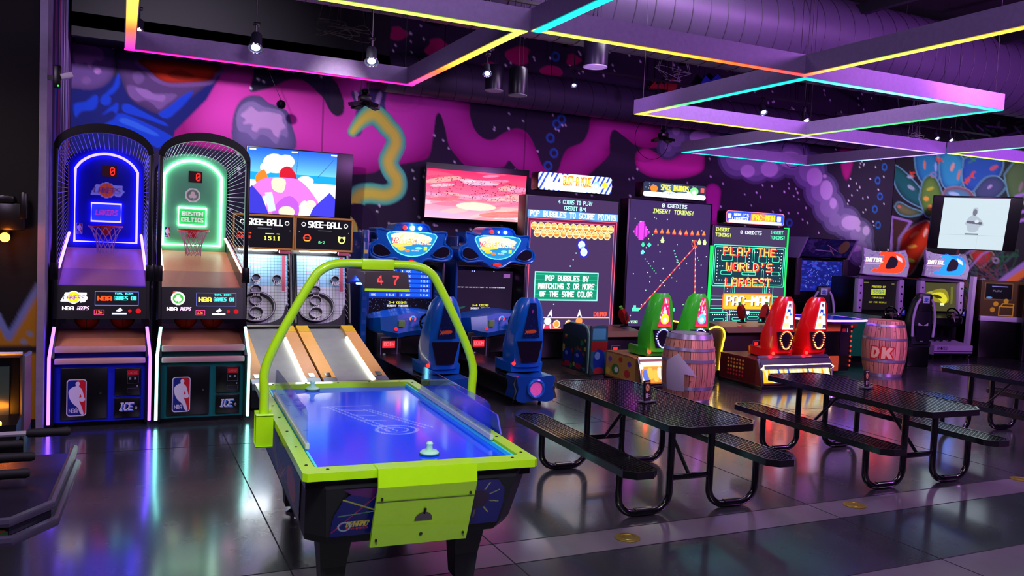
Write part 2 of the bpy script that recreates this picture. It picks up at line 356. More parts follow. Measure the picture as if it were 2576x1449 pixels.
# upper left: planets, blue armour shapes and red visor
blob([(150, 240), (260, 190), (330, 200), (560, 180), (520, 250), (440, 330), (430, 380), (140, 380)], (10, 22, 110), sm=False)
shaded([(150, 120), (270, 110), (289, 150), (286, 185), (268, 212), (230, 226), (185, 222), (150, 215)], (72, 48, 104), (102, 72, 140), 8)
blob([(185, 105), (248, 120), (262, 142), (252, 152), (240, 150), (232, 160), (225, 170), (216, 158), (200, 160), (188, 156)], (160, 104, 186))
blob([(245+9*math.cos(a), 178+8*math.sin(a)) for a in np.linspace(0, 6.28, 10)[:-1]], (176, 122, 200))
blob([(217+12*math.cos(a), 202+10*math.sin(a)) for a in np.linspace(0, 6.28, 10)[:-1]], (120, 84, 150))
shaded([(300, 130), (360, 130), (545, 160), (545, 190), (520, 215), (480, 245), (440, 268), (405, 288), (360, 270), (325, 245), (305, 200), (295, 160)], (58, 36, 86), (84, 56, 112), 8)
blob([(320, 215), (345, 218), (365, 230), (400, 235), (445, 238), (420, 262), (400, 275), (385, 262), (365, 252), (345, 255), (325, 240)], (116, 82, 148))
blob([(340, 222), (370, 226), (390, 238), (415, 240), (410, 255), (390, 252), (362, 245)], (146, 104, 176))
blob([(333, 190), (347, 178), (362, 192), (358, 207), (342, 210)], (110, 78, 140))
blob([(348, 148), (552, 168), (546, 195), (530, 212), (480, 218), (430, 218), (395, 208), (368, 185)], (112, 74, 140))
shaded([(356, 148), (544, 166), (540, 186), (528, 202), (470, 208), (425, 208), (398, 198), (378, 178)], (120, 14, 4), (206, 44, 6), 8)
blob([(420, 185), (450, 175), (490, 192), (470, 200), (440, 198)], (120, 20, 4), .7)
for P in ([(186, 262), (215, 255), (240, 238), (247, 250), (238, 275), (205, 280), (190, 295)], [(266, 235), (285, 215), (298, 183), (302, 205), (296, 222), (280, 238)], [(254, 245), (265, 236), (279, 245), (276, 262), (262, 265), (253, 258)], [(255, 290), (280, 268), (297, 258), (296, 278), (290, 286), (282, 278)], [(308, 264), (325, 262), (370, 286), (418, 310), (415, 316), (360, 296), (312, 282)], [(398, 286), (430, 265), (452, 245), (486, 228), (470, 255), (445, 280), (420, 298)], [(258, 318), (285, 300), (312, 286), (432, 342), (415, 358), (395, 372), (340, 338), (300, 330)]):
    blob(P, (6, 60, 205), k=3)
blob([(300, 305), (318, 297), (395, 335), (388, 341), (330, 318)], (40, 98, 225), k=3)
# fox-like dark head and the teal and yellow stream
blob([(878, 338), (878, 320), (893, 292), (893, 262), (884, 240), (886, 228), (900, 232), (912, 222), (950, 222), (962, 224), (972, 232), (968, 262), (975, 290), (990, 318), (992, 345), (930, 300), (905, 340)], (82, 66, 124))
blob([(891, 230), (899, 232), (914, 258), (922, 268), (908, 268), (896, 252)], (214, 190, 226), k=3)
blob([(943, 262), (947, 242), (957, 228), (960, 240), (955, 258), (948, 268)], (214, 190, 226), k=3)
SN = smooth([(886, 332), (905, 308), (925, 292), (942, 288), (960, 302), (975, 320), (991, 338), (996, 360), (986, 384), (977, 405), (984, 428), (998, 450), (996, 476), (970, 490), (930, 486), (902, 492), (888, 520), (893, 548), (905, 580), (905, 600)], 6, False)
snw = T(SN); n = len(snw)
for wd, c in ((1.0, (50, 165, 140)), (.94, (96, 222, 175)), (.74, (150, 230, 150)), (.52, (215, 235, 100)), (.3, (245, 240, 84))):
    for i in range(n-1):
        base = 12+min(14, i*.9); cv.line([snw[i], snw[i+1]], base*wd*.95, c)
# dark hollow and right side shapes
blob([(862, 520), (905, 512), (935, 530), (950, 560), (945, 620), (905, 610), (895, 560)], (40, 24, 56))
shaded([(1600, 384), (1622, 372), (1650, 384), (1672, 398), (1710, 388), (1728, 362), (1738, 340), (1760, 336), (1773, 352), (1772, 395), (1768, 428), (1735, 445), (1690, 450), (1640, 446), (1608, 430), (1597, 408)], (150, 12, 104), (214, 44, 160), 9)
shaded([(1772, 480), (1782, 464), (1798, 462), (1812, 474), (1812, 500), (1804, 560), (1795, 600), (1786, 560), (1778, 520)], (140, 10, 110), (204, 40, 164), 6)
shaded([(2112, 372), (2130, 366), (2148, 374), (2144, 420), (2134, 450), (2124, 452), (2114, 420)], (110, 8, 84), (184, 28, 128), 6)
CL = [(1700, 345, 42), (1680, 372, 26), (1790, 340, 40), (1855, 395, 52), (1900, 410, 50), (1945, 405, 48), (1990, 395, 50), (2035, 430, 46), (2065, 480, 46), (2085, 520, 44), (2100, 552, 34), (2128, 560, 40), (2158, 590, 40), (2165, 622, 34), (2160, 640, 24)]
for dr, c in ((8, (82, 74, 112)), (0, (118, 106, 150)), (-16, (146, 130, 176))):
    for x, y, r in CL:
        rr = r+dr; rr = rr*.92
        blob([(x+rr*.92*math.cos(a), y+rr*math.sin(a)) for a in np.linspace(0, 2*PI, 12)[:-1]], c, .9)
for x, y, rx, ry in ((1700, 328, 10, 12), (1760, 345, 26, 18), (2048, 445, 20, 23), (2078, 478, 16, 25), (2095, 511, 9, 14), (1985, 400, 30, 20), (1935, 425, 22, 20), (1880, 430, 18, 16), (2074, 443, 5, 5), (2140, 560, 24, 18), (2178, 580, 9, 12), (2158, 575, 6, 8), (2150, 625, 18, 8)):
    blob([(x+rx*math.cos(a), y+ry*math.sin(a)) for a in np.linspace(0, 2*PI, 10)[:-1]], (200, 172, 218))
blob([(1820, 345), (1850, 330), (1890, 345), (1880, 365), (1840, 368)], (20, 60, 150), .8)
for x, y in ((1400, 312), (1384, 347), (1393, 385), (1378, 417), (1412, 300), (1397, 142), (2224, 420), (2207, 454), (2213, 494), (2200, 526), (2208, 566), (1985, 560)):
    (px_, py_), = T([(x, y)]); cv.ring(px_, py_, 3.7, 6.3, (40, 100, 185))
for P, r_ in (((880, 62), 26), ((1000, 84), 22), ((915, 100), 30), ((1100, 120), 30), ((1210, 105), 22), ((1305, 140), 30), ((1230, 175), 24), ((1385, 185), 26), ((1440, 150), 18)):
    blob([(P[0]+r_*(1+.3*math.sin(3*a+P[0]))*math.cos(a), P[1]+r_*.8*math.sin(a)) for a in np.linspace(0, 2*PI, 10)[:-1]], (176, 14, 96))
for i in range(1100):
    x = RNG.uniform(0, mw); y = RNG.uniform(0, mh); sl = cv.sub(x-.1, y-.1, x, y)
    if cv.im[sl].mean() < .05: cv.ell(x, y, 1.0+RNG.rand()*.7, 1.0+RNG.rand()*.7, (240, 232, 250))
cv.rect(int(3.9*PX), 0, int(3.9*PX)+1, mh, (28, 16, 40)); (sx, _), = T([(1322, 300)]); cv.rect(sx, 0, sx+.8, mh, (20, 12, 30))
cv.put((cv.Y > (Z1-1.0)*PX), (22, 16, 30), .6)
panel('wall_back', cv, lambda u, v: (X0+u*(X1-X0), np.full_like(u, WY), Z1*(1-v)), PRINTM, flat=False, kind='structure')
DARKW = mat('dark_painted_wall', (20, 16, 28), .8)
MB().box(-4, 19, WY+.02, WY+.25, 0, 6.2).build('wall_back', DARKW, kind='structure', smooth=False)
# right wall, turned, with painted flower ----------------------------------------------
RA = math.radians(-50); rd = Vector((math.cos(RA), math.sin(RA), 0)); rn = Vector((math.sin(RA), -math.cos(RA), 0)); RO = Vector((15.8, 13.38, 0))
def onR(x, y):
    d = ray(x, y); t = (RO-Vector((0, 0, EYE))).dot(rn)/d.dot(rn); p = Vector((0, 0, EYE))+d*t; return ((p-RO).dot(rd), p.z)
RW, RH, RP = 4.6, 5.2, 60
cv = Cv(int(RW*RP), int(RH*RP), (26, 18, 34), 2)
def T(pts, Y=None): return [(a*RP, (RH-z)*RP) for a, z in (onR(x, y) for x, y in pts)]
def lines(pts, c, t=1.6, sm=True): cv.line(smooth(T(pts), 4, False) if sm else T(pts), t, c)
LIL = (150, 112, 190)
blob([(2240, 700), (2240, 540), (2300, 560), (2265, 600), (2252, 700)], (66, 34, 34), sm=False); lines([(2241, 720), (2243, 545), (2292, 558), (2262, 600), (2250, 720)], LIL, 3, False)
blob([(2400, 380), (2576, 380), (2576, 520), (2420, 520)], (30, 50, 44), .6)
PET = [([(2248, 412), (2268, 425), (2295, 450), (2318, 480), (2326, 522), (2300, 515), (2270, 495), (2250, 460)], (6, 34, 44), (14, 92, 92)),
 ([(2300, 392), (2330, 370), (2358, 392), (2364, 440), (2350, 470), (2325, 465), (2306, 435)], (16, 40, 110), (30, 120, 170)),
 ([(2362, 392), (2390, 372), (2424, 400), (2436, 440), (2415, 470), (2378, 474), (2364, 440)], (12, 60, 130), (40, 140, 180)),
 ([(2424, 400), (2470, 376), (2520, 392), (2516, 440), (2470, 474), (2436, 480), (2420, 450)], (14, 50, 130), (30, 80, 160)),
 ([(2450, 480), (2478, 448), (2510, 444), (2530, 470), (2500, 500), (2460, 500)], (20, 50, 70), (60, 70, 110)),
 ([(2526, 440), (2560, 400), (2590, 420), (2590, 500), (2545, 510)], (24, 44, 24), (74, 104, 60)),
 ([(2312, 500), (2322, 455), (2344, 440), (2362, 462), (2372, 500), (2356, 535), (2330, 545)], (24, 60, 20), (90, 130, 50)),
 ([(2368, 500), (2380, 475), (2410, 470), (2440, 480), (2448, 500), (2400, 506)], (120, 20, 20), (70, 130, 160)),
 ([(2250, 520), (2262, 508), (2290, 522), (2322, 535), (2290, 545), (2262, 538)], (40, 66, 44), (110, 110, 70)),
 ([(2262, 625), (2272, 590), (2300, 568), (2332, 555), (2345, 575), (2338, 610), (2315, 650), (2290, 690), (2268, 680)], (120, 8, 8), (206, 44, 8)),
 ([(2440, 640), (2470, 622), (2500, 640), (2480, 665), (2462, 672)], (110, 14, 20), (180, 40, 40))]
for P, a, b in PET:
    shaded(P, a, b, 7); lines(P+[P[0]], (150, 120, 120) if a[0] > 50 else (96, 150, 170), 1.5)
for x, y, rx, ry, c, an in ((2290, 445, 8, 4, (150, 170, 190), 0), (2292, 472, 10, 5, (140, 160, 170), 30), (2326, 415, 3, 12, (214, 120, 90), 0), (2354, 420, 3, 12, (150, 170, 220), 0), (2396, 420, 4, 12, (220, 150, 130), 20), (2412, 440, 3, 14, (206, 120, 80), 15), (2500, 422, 12, 5, (190, 80, 90), -30), (2340, 475, 10, 4, (180, 180, 50), -20), (2330, 500, 7, 6, (226, 160, 60), 0), (2340, 522, 6, 7, (226, 150, 60), 0), (2400, 488, 14, 5, (150, 190, 220), 10), (2300, 590, 14, 4, (230, 120, 60), -35), (2295, 620, 12, 4, (240, 160, 60), -10), (2328, 585, 4, 12, (240, 170, 160), 20), (2290, 655, 12, 5, (190, 190, 60), 10), (2262, 520, 5, 4, (200, 110, 90), 0), (2490, 470, 8, 3, (170, 150, 200), -40), (2568, 470, 4, 14, (130, 110, 120), 20)):
    blob([(x+rx*math.cos(a)*math.cos(math.radians(an))-ry*math.sin(a)*math.sin(math.radians(an)), y+rx*math.cos(a)*math.sin(math.radians(an))+ry*math.sin(a)*math.cos(math.radians(an))) for a in np.linspace(0, 2*PI, 10)[:-1]], c)
for x, y in ((2292, 440), (2364, 405), (2446, 438), (2432, 455)):
    for k in range(5): lines([(x+RNG.uniform(-9, 9), y+RNG.uniform(-9, 9)), (x+RNG.uniform(-9, 9), y+RNG.uniform(-9, 9))], (214, 70, 44), 1.6, False)
for k in range(46):
    x, y = RNG.uniform(2395, 2576), RNG.uniform(300, 390); lines([(x, y), (x+RNG.uniform(-50, 50), y+RNG.uniform(-30, 30))], random.choice([(30, 110, 60), (60, 140, 70), LIL, (90, 90, 100)]), 1.3, False)
for k in range(60):
    x, y = RNG.uniform(2400, 2550), RNG.uniform(620, 760); lines([(x, y), (x+RNG.uniform(-40, 40), y+RNG.uniform(-40, 40)), (x+RNG.uniform(-40, 40), y+RNG.uniform(-40, 40))], random.choice([(20, 80, 50), (30, 90, 60), (110, 50, 60), (70, 60, 90)]), 1.1)
for k in range(4): lines([(2545+k*4, 560-k*22), (2600, 548-k*22)], LIL, 4, False)
lines([(2430, 790), (2500, 725), (2576, 668), (2600, 655)], LIL, 8); lines([(2470, 790), (2520, 728), (2576, 686), (2600, 676)], (214, 104, 50), 9); lines([(2500, 790), (2535, 740), (2585, 715)], LIL, 6); blob([(2545, 760), (2560, 735), (2600, 725), (2600, 780)], (190, 50, 50))
lines([(2425, 690), (2470, 640), (2500, 625)], LIL, 2, False); lines([(2414, 650), (2440, 632), (2480, 612)], LIL, 2, False)
for x, y in ((2436, 658), (2505, 655), (2474, 708), (2350, 678), (2348, 440)): (a, b), = T([(x, y)]); cv.ring(a, b, 2.2, 4, (140, 120, 160))
panel('wall_right', cv, lambda u, v: (RO.x+rd.x*u*RW, RO.y+rd.y*u*RW, RH*(1-v)), PRINTM, flat=False, kind='structure')
MB().add([RO+rd*a-rn*b+Vector((0, 0, z)) for z in (0, 6.2) for a, b in ((0, .03), (RW, .03), (RW, .25), (0, .25))], [(0, 1, 2, 3), (4, 5, 6, 7), (0, 1, 5, 4), (1, 2, 6, 5), (2, 3, 7, 6), (3, 0, 4, 7)]).build('wall_right', DARKW, kind='structure', smooth=False)
# left front wall (yellow, dark zigzag) and the column -----------------------------------
YEL = (150, 104, 18)
cv = Cv(180, 340, (9, 6, 9), 2)   # 2.6 m wide, 5 m tall
lx0, lx1, lz = -3.3, -.66, 5.0
def LT(pts): return [((p.x-lx0)/(lx1-lx0)*180, (lz-p.z)/lz*340) for p in (onY(x, y, YW) for x, y in pts)]
P = LT([(-400, 740), (-300, 850), (-180, 720), (-90, 800), (-40, 850), (-8, 790), (22, 850), (100, 715), (160, 715), (160, 1200), (-400, 1200)])
cv.poly(P, YEL); cv.line(P[:8], 3.6, (96, 110, 170))
for x, y in ((30, 560), (60, 860), (40, 1000), (70, 980), (75, 840)): (a, b), = LT([(x, y)]); cv.ell(a, b, 1.6, 1.6, (110, 120, 150))
Q = LT([(-400, 870), (200, 870), (200, 890), (-400, 890)]); cv.poly(Q, (20, 16, 24))
panel('wall_left', cv, lambda u, v: (lx0+u*(lx1-lx0), np.full_like(u, YW), lz*(1-v)), PRINTM, flat=False, kind='structure')
MB().box(-4, -.62, YW+.02, YW+.2, 0, 6.2).build('wall_left', DARKW, kind='structure', smooth=False)
MB().box(-4, -.66, YW-.03, YW, 0, .12).build('baseboard_left', BLK, kind='structure', smooth=False)
colm = mat('rough_lavender_plaster', (128, 116, 150), .55, var=.3, scale=8, bump=.5)
MB().box(-.66, -.60, YW-.02, YW+.5, 0, 6.2).build('trim_1', colm, kind='structure', smooth=False)
cv = Cv(100, 104, (44, 26, 70), 1)
for k in range(26):
    x = RNG.uniform(0, 100); c = random.choice([(150, 110, 180), (110, 70, 150), (160, 40, 100), (30, 80, 190), (180, 150, 210)]); cv.line(smooth([(x+RNG.uniform(-3, 3), q*26) for q in range(5)], 3, False), RNG.uniform(1, 3.2), c)
panel('wall_left', cv, lambda u, v: (np.full_like(u, -.63)-.02*u, YW+.3+u*(WY-YW-.3), 5.2*(1-v)), PRINTM, flat=False, kind='structure')
MB().box(-4, -3.3, -3, YW, 0, 6.2).build('wall_left', DARKW, kind='structure', smooth=False)
# ceiling ---------------------------------------------------------------------------------
CEI = mat('black_ceiling', (9, 9, 12), .8, bump=.4)
MB().box(-4, 19, -3, WY+.2, 6.1, 6.3).build('ceiling', CEI, kind='structure', smooth=False)
MB().box(-.6, 3.6, 12.2, WY, 4.42, 4.6).box(-.6, 3.6, 12.2, 12.3, 4.3, 6.1).build('trim_2', mat('dark_soffit', (12, 10, 20), .8), kind='structure', smooth=False)
# ================================================================= OVERHEAD
BEAM = mat('dark_steel', (24, 24, 30), .5, .4)
for i, Y in enumerate((6.4, 9.9, 11.6)):
    MB().box(-3.2, 18, Y-.09, Y+.09, 5.78, 5.8).box(-3.2, 18, Y-.01, Y+.01, 5.55, 5.8).box(-3.2, 18, Y-.09, Y+.09, 5.53, 5.55).build('roof_beam', BEAM, smooth=False)
    o = bpy.data.objects['roof_beam' if i == 0 else 'roof_beam.%03d' % i]
    tag(o, ['dark steel roof beam nearest the viewer, above the lit frames', 'dark steel roof beam running above the large duct', 'dark steel roof beam nearest the mural wall'][i], 'beam')
for i, X in enumerate((.6, 2.6, 4.6, 7.0, 9.5, 12.5)):
    o = MB().box(X-.05, X+.05, 5.0, 13.0, 5.35, 5.5).build('roof_joist', BEAM, smooth=False)
    tag(o, ['dark roof joist running towards the wall over the basketball games', 'dark roof joist crossing above the alley roller games', 'dark roof joist above the blue racing games', 'dark roof joist above the bubble shooter screen', 'dark roof joist above the maze screen', 'dark roof joist above the far cabinets'][i], 'joist')
spiral = mat('painted_spiral_duct', (70, 62, 84), .42, .25)
def duct(name, label, x0, x1, Y, Z, r, seamr, slope=0, dy=0):
    t = thing(name, label, 'duct', (0, 0, 0)); L = x1-x0
    N = 44; prof = []
    mbd = MB(); rings = []
    for a in np.linspace(0, 1, 60):
        x = x0+L*a; rings.append([(x, Y+dy*a+r*math.cos(q), Z+slope*a+r*math.sin(q)) for q in np.linspace(0, 2*PI, N+1)[:-1]])
    mbd.loft(rings).build('duct_pipe', spiral, t)
    ms = MB(); k = int(L/.28)
    for i in range(k):
        xs = x0+.28*i+.1; a = (xs-x0)/L
        ms.tube([(xs+.28*q/26, Y+dy*a+(r+.002)*math.cos(2*PI*q/26), Z+slope*a+(r+.002)*math.sin(2*PI*q/26)) for q in range(27)], seamr, 5)
    ms.build('spiral_seam', mat('duct_seam', (40, 34, 50), .5, .3), t)
    for i in range(6):
        x = x0+L*(i+.5)/6; MB().tube([(x, Y+dy*(i+.5)/6, Z+r*.9), (x, Y+dy*(i+.5)/6, 6.12)], .008, 6).build('hanger_rod', BLKM, t)
    return t
d1 = duct('spiral_duct', 'long dark spiral duct running just in front of the mural', 3.7, 15.4, 12.75, 4.46, .30, .006)
d2 = duct('spiral_duct', 'wide purple-lit spiral duct crossing the upper right', 1.2, 18, 9.3, 5.05, .62, .008)
MB().prism([(13.2, -.22), (13.6, -.22), (13.6, .22), (13.2, .22)], 'z', 4.40, 4.46).build('vent_grille', BLKG, d2, xf=Matrix.Translation((-1.1, 8.95, .07)) @ Matrix.Rotation(0, 4, 'X'))
# LED frames
def ledmat():
    m = attmat('led_diffuser', 2.2, .4, base=0); return m
LEDM = ledmat()
hous = mat('galvanised_channel', (126, 106, 150), .5, .25, var=.18, scale=30)
def ledbar(name, p0, p1, c, wid, parent, z):
    """a lit diffuser whose colour runs along its length"""
    n = max(24, int((Vector(p1)-Vector(p0)).length*20)); cvb = Cv(n, 1, (0, 0, 0)); k = len(c)-1
    for i in range(n):
        t = (i+.5)/n*k; j = min(k-1, int(t)); q = t-j; cvb.im[0, i] = np.array(lin(c[j]))*(1-q)+np.array(lin(c[j+1]))*q
    d = (Vector(p1)-Vector(p0)).normalized(); s = Vector((-d.y, d.x, 0))*wid/2; a = Vector(p0)-s; R = Vector(p1)-Vector(p0)
    a = (a.x, a.y, z); return panel(name, cvb, flatmap(a, (R.x, R.y, 0), (2*s.x, 2*s.y, 0)), LEDM, parent, flat=False)
HZ = 1.6; SQ = 1.7356*HZ; GX, GY = 1.739*HZ-.0, 3.591*HZ; LZ = EYE+HZ
PK, OR, YE, GR, TE, CY, LI, WH, RD, YG = (255, 20, 150), (255, 90, 30), (255, 215, 60), (60, 245, 110), (10, 240, 200), (120, 225, 255), (160, 130, 255), (250, 240, 200), (255, 50, 70), (190, 250, 80)
FR = [('lit square ceiling frame with pink far edge, upper left', (-1, 0), (PK, PK, PK), (PK, OR, YE, YG), (YG, YG, YG), (PK, OR, YE, YE)),
 ('lit square ceiling frame with teal left edge, top centre', (0, -1), (YG, YE, OR, RD), (RD, YG, YE, OR), (YE, YE), (TE, TE, GR)),
 ('lit square ceiling frame with teal near edges above the maze screen', (1, 0), (YE, YE, YG), (YG, GR, GR, TE), (TE, CY, CY, TE), (YE, GR, TE, TE)),
 ('flattest lit square ceiling frame with lilac and teal edges, furthest back', (2, 1), (TE, TE, TE), (TE, CY, LI, LI), (LI, LI, LI), (TE, CY, CY, LI)),
 ('lit square ceiling frame cut off by the right edge of the view', (3, 0), (YG, YG, GR), (GR, GR), (TE, TE), (YG, TE, TE))]
for lab, (gx, gy), far, right, near, left in FR:
    x0, y0 = GX+gx*SQ, GY+gy*SQ; x1, y1 = x0+SQ, y0+SQ; e = .004
    t = thing('led_frame', lab, 'ceiling light', ((x0+x1)/2, (y0+y1)/2, LZ), group='lit square frames hung from the ceiling'); cx_, cy_ = t.location.x, t.location.y
    wd, hh = .095, .17; m = MB(); a, b = SQ/2-e, SQ/2-e
    o = [(-a, -b), (a, -b), (a, b), (-a, b)]; i_ = [(-a+wd, -b+wd), (a-wd, -b+wd), (a-wd, b-wd), (-a+wd, b-wd)]
    vs = [(x, y, z) for z in (0.004, hh) for P in (o, i_) for x, y in P]
    f = []
    for k in range(4):
        k2 = (k+1) % 4; f += [(k, k2, 8+k2, 8+k), (4+k2, 4+k, 12+k, 12+k2), (k, 4+k, 4+k2, k2), (8+k, 8+k2, 12+k2, 12+k)]
    m.add(vs, f).build('channel_housing', hous, t, smooth=False)
    q = wd/2; ww = wd-.016
    ledbar('light_strip', (-a, b-q, 0), (a, b-q, 0), far, ww, t, 0); ledbar('light_strip', (a-q, b, 0), (a-q, -b, 0), right[::1], ww, t, -.0006)
    ledbar('light_strip', (-a, -b+q, 0), (a, -b+q, 0), near, ww, t, 0); ledbar('light_strip', (-a+q, b, 0), (-a+q, -b, 0), left, ww, t, -.0006)
    for sx, sy in ((-1, -1), (1, -1), (1, 1), (-1, 1)): MB().tube([(sx*(a-.1), sy*(b-.04), hh), (sx*(a-.1), sy*(b-.04), 2.60)], .003, 5).build('hanging_wire', BLKM, t)
# track rails and heads
for i, (xa, xb, Y, z, lab) in enumerate(((6.1, 11.0, 11.2, 4.6, 'long dark lighting rail above the bubble shooter screen'), (-.4, 4.4, 8.2, 4.5, 'lighting rail above the basketball games'), (11.0, 15.0, 10.6, 4.35, 'lighting rail above the far cabinets'))):
    t = thing('lighting_rail', lab, 'track', (0, 0, 0)); MB().box(xa, xb, Y-.02, Y+.02, z-.03, z).build('rail', BEAM, t, smooth=False)
    for x in np.linspace(xa+.3, xb-.3, 5): MB().tube([(x, Y, z), (x, Y, 6.1)], .004, 5).build('hanger_rod', BLKM, t)
def spot(label, p, aim, on=(200, 210, 255), k=14, s=1.0):
    t = thing('track_spotlight', label, 'spotlight', p, group='track spotlights'); d = (Vector(aim)-Vector(p)).normalized(); q = d.to_track_quat('-Z', 'Y').to_matrix().to_4x4()
    MB().tube([(0, 0, .02), (0, 0, .14)], .012*s).box(-.03, .03, -.02, .02, .13, .16, .004).build('mounting_stem', BLKM, t)
    MB().lathe([(.03*s, .07*s), (.045*s, .05*s), (.05*s, -.05*s), (.062*s, -.1*s), (.055*s, -.1*s), (.04*s, -.05*s)], n=18, cap=True).build('lamp_head', mat('spot_grey', (60, 58, 76), .35, .5), t, xf=q)
    MB().lathe([(.001, -.088*s), (.036*s, -.088*s), (.036*s, -.092*s), (.001, -.092*s)], n=16).build('lamp_lens', neon('spot_lens_%d' % k, on, k), t, xf=q)
    MB().torus((0, 0, -.1*s), .06*s, .006*s, 'z', 18, 6).build('trim_ring', CHR, t, xf=q)
    return t
for lab, x, y, Y in (('small spotlight beside the orange end of the upper left frame', 350, 62, 8.6), ('small bright spotlight above the left basketball game', 645, 100, 8.2), ('small bright spotlight above the alley roller games', 935, 135, 8.2), ('small spotlight left of the hanging black speakers', 1225, 172, 8.2), ('small bright spotlight right of the hanging black speakers', 1443, 205, 11.2), ('small bright spotlight near the red and blue painted clutter', 1655, 232, 11.2), ('grey spotlight tilted sideways inside the teal frame', 1918, 270, 10.6), ('grey spotlight hanging straight inside the teal frame', 2025, 292, 10.6), ('grey spotlight above the flattest frame near the flower mural', 2355, 340, 10.6), ('grey spotlight right of its twin above the flower mural', 2390, 345, 10.6)):
    p = onY(x, y, Y); o = spot(lab, p, (p.x-.3, p.y-1.2, p.z-2.0), s=1.1 if x in (645, 935, 1918, 2025) else .8)
    if abs(p.z-4.6) > .2:
        r = MB().tube([(0, 0, .15), (0, 0, 6.1-p.z)], .008).build('drop_rod', BLKM, o)
PIPE = mat('grey_conduit', (110, 106, 120), .4, .6)
for lab, pts, r_ in (('thin pale conduit running along the ceiling above the hanging speakers', [(4.2, 10.9, 4.95), (9.8, 10.9, 4.95)], .018), ('pale conduit crossing over the bubble shooter screen towards the wall', [(7.6, 7.0, 5.85), (8.6, 13.3, 5.85)], .02), ('thin conduit above the basketball games', [(-.2, 8.0, 5.3), (4.4, 8.0, 5.3)], .018), ('dark pipe sloping over the alley roller games', [(1.9, 6.6, 5.85), (2.3, 10.6, 5.85)], .04), ('pale conduit high above the drift racing games', [(12.0, 10.3, 5.1), (14.4, 12.2, 4.95)], .02)):
    t = thing('conduit_pipe', lab, 'pipe', (0, 0, 0)); MB().tube(pts, r_, 8).build('pipe', PIPE, t)
    for q in (.15, .85): a = Vector(pts[0]).lerp(Vector(pts[1]), q); MB().tube([a, (a.x, a.y, 6.12)], .005, 5).build('hanger_rod', BLKM, t)
for lab, x, y, Y, c in (('loop of pale cables hanging among the roof joists, upper left', 870, 75, 11.0, (120, 120, 112)), ('tangle of white cables near the red painted panel shape', 1690, 190, 12.0, (190, 190, 195)), ('pale cables in front of the green scribbled wall paint', 2300, 345, 12.2, (150, 140, 160))):
    p = onY(x, y, Y); m = MB()
    for k in range(6): m.tube(smooth([(RNG.uniform(-.4, .4), RNG.uniform(-.1, .1), RNG.uniform(-.12, .12)) for _ in range(4)], 5, False)+[(RNG.uniform(-.05, .05), 0, 6.12-p.z)], .005, 5)
    o = m.build('cable_bundle', mat('cable_%d' % x, c, .5)); o.location = p; tag(o, lab, 'cables')
# hanging cylinder speakers and down lights
def cyl(name, label, x, y, Y, r, h, cat, k=0):
    p = onY(x, y, Y); t = thing(name, label, cat, (p.x, p.y, p.z))
    MB().lathe([(r*.98, .0), (r, .02), (r, h*.9), (r*.85, h), (.02, h)], n=32).build('body', mat('satin_black', (22, 20, 32), .3, .2), t)
    MB().lathe([(.001, -.004), (r*.86, -.004), (r*.86, .004), (.001, .004)], n=32).build('front_grille', mat('pale_grille', (150, 145, 165), .6), t)
    MB().torus((0, 0, 0), r*.93, r*.07, 'z', 32, 6).build('rim', mat('pale_rim', (120, 115, 135), .5), t)
    MB().tube([(0, 0, h), (0, 0, 6.1-p.z)], .006).tube([(.05, 0, h), (.03, 0, 6.1-p.z)], .003).build('hanging_cable', BLKM, t); return t
cyl('pendant_speaker', 'black cylinder speaker with pale round grille, lower of the hanging pair', 1302, 240, 8.3, .105, .30, 'speaker')
cyl('pendant_speaker', 'black cylinder speaker half hidden left of its twin', 1243, 228, 10.25, .125, .33, 'speaker')
cyl('pendant_downlight', 'black cylinder with pale disc below the top centre frame', 1497, 168, 8.2, .14, .32, 'speaker')
# projector style light clusters in front of the mural
def cluster(lab, x, y, Y, s):
    p = onY(x, y, Y); t = thing('stage_light', lab, 'light', p)
    MB().box(-.07*s, .07*s, -.07*s, .07*s, .0, .07*s, .01).lathe([(.02*s, .07*s), (.06*s, .12*s), (.02*s, .15*s)], n=12).build('body', BLKM, t)
    for a in range(4):
        q = Matrix.Rotation(a*PI/2+.4, 4, 'Z'); MB().prism([(.05*s, -.05*s), (.2*s, -.07*s), (.22*s, .05*s), (.06*s, .05*s)], 'z', -.03*s, .015*s).build('lamp_arm', BLKM, t, xf=q @ Matrix.Rotation(.25, 4, 'Y'))
        MB().prism([(.09*s, -.04*s), (.19*s, -.05*s), (.2*s, .04*s), (.09*s, .035*s)], 'z', -.036*s, -.031*s).build('pale_panel', GREY, t, xf=q @ Matrix.Rotation(.25, 4, 'Y'))
    MB().tube([(-.05*s, 0, .1*s), (0, 0, 6.1-p.z)], .005).tube([(.05*s, 0, .1*s), (.02, 0, 6.1-p.z)], .005).build('hanging_cable', BLKM, t)
cluster('four-armed hanging stage light in front of the fox-like painted head', 917, 255, 11.2, 1.1); cluster('four-armed hanging stage light near the pale painted cloud', 1668, 345, 11.6, .95)
p = onY(707, 263, 12.9); t = thing('hanging_ball', 'small dark mirror ball hanging in front of the purple painted rock', 'ball', p); MB().ball((0, 0, 0), .07, 16).build('ball', mat('dark_mirror', (30, 26, 40), .25, .8), t, smooth=False)
MB().tube([(0, 0, .06), (-.25, 0, .6), (-.35, 0, 1.6)], .004).build('hanging_cable', BLKM, t)
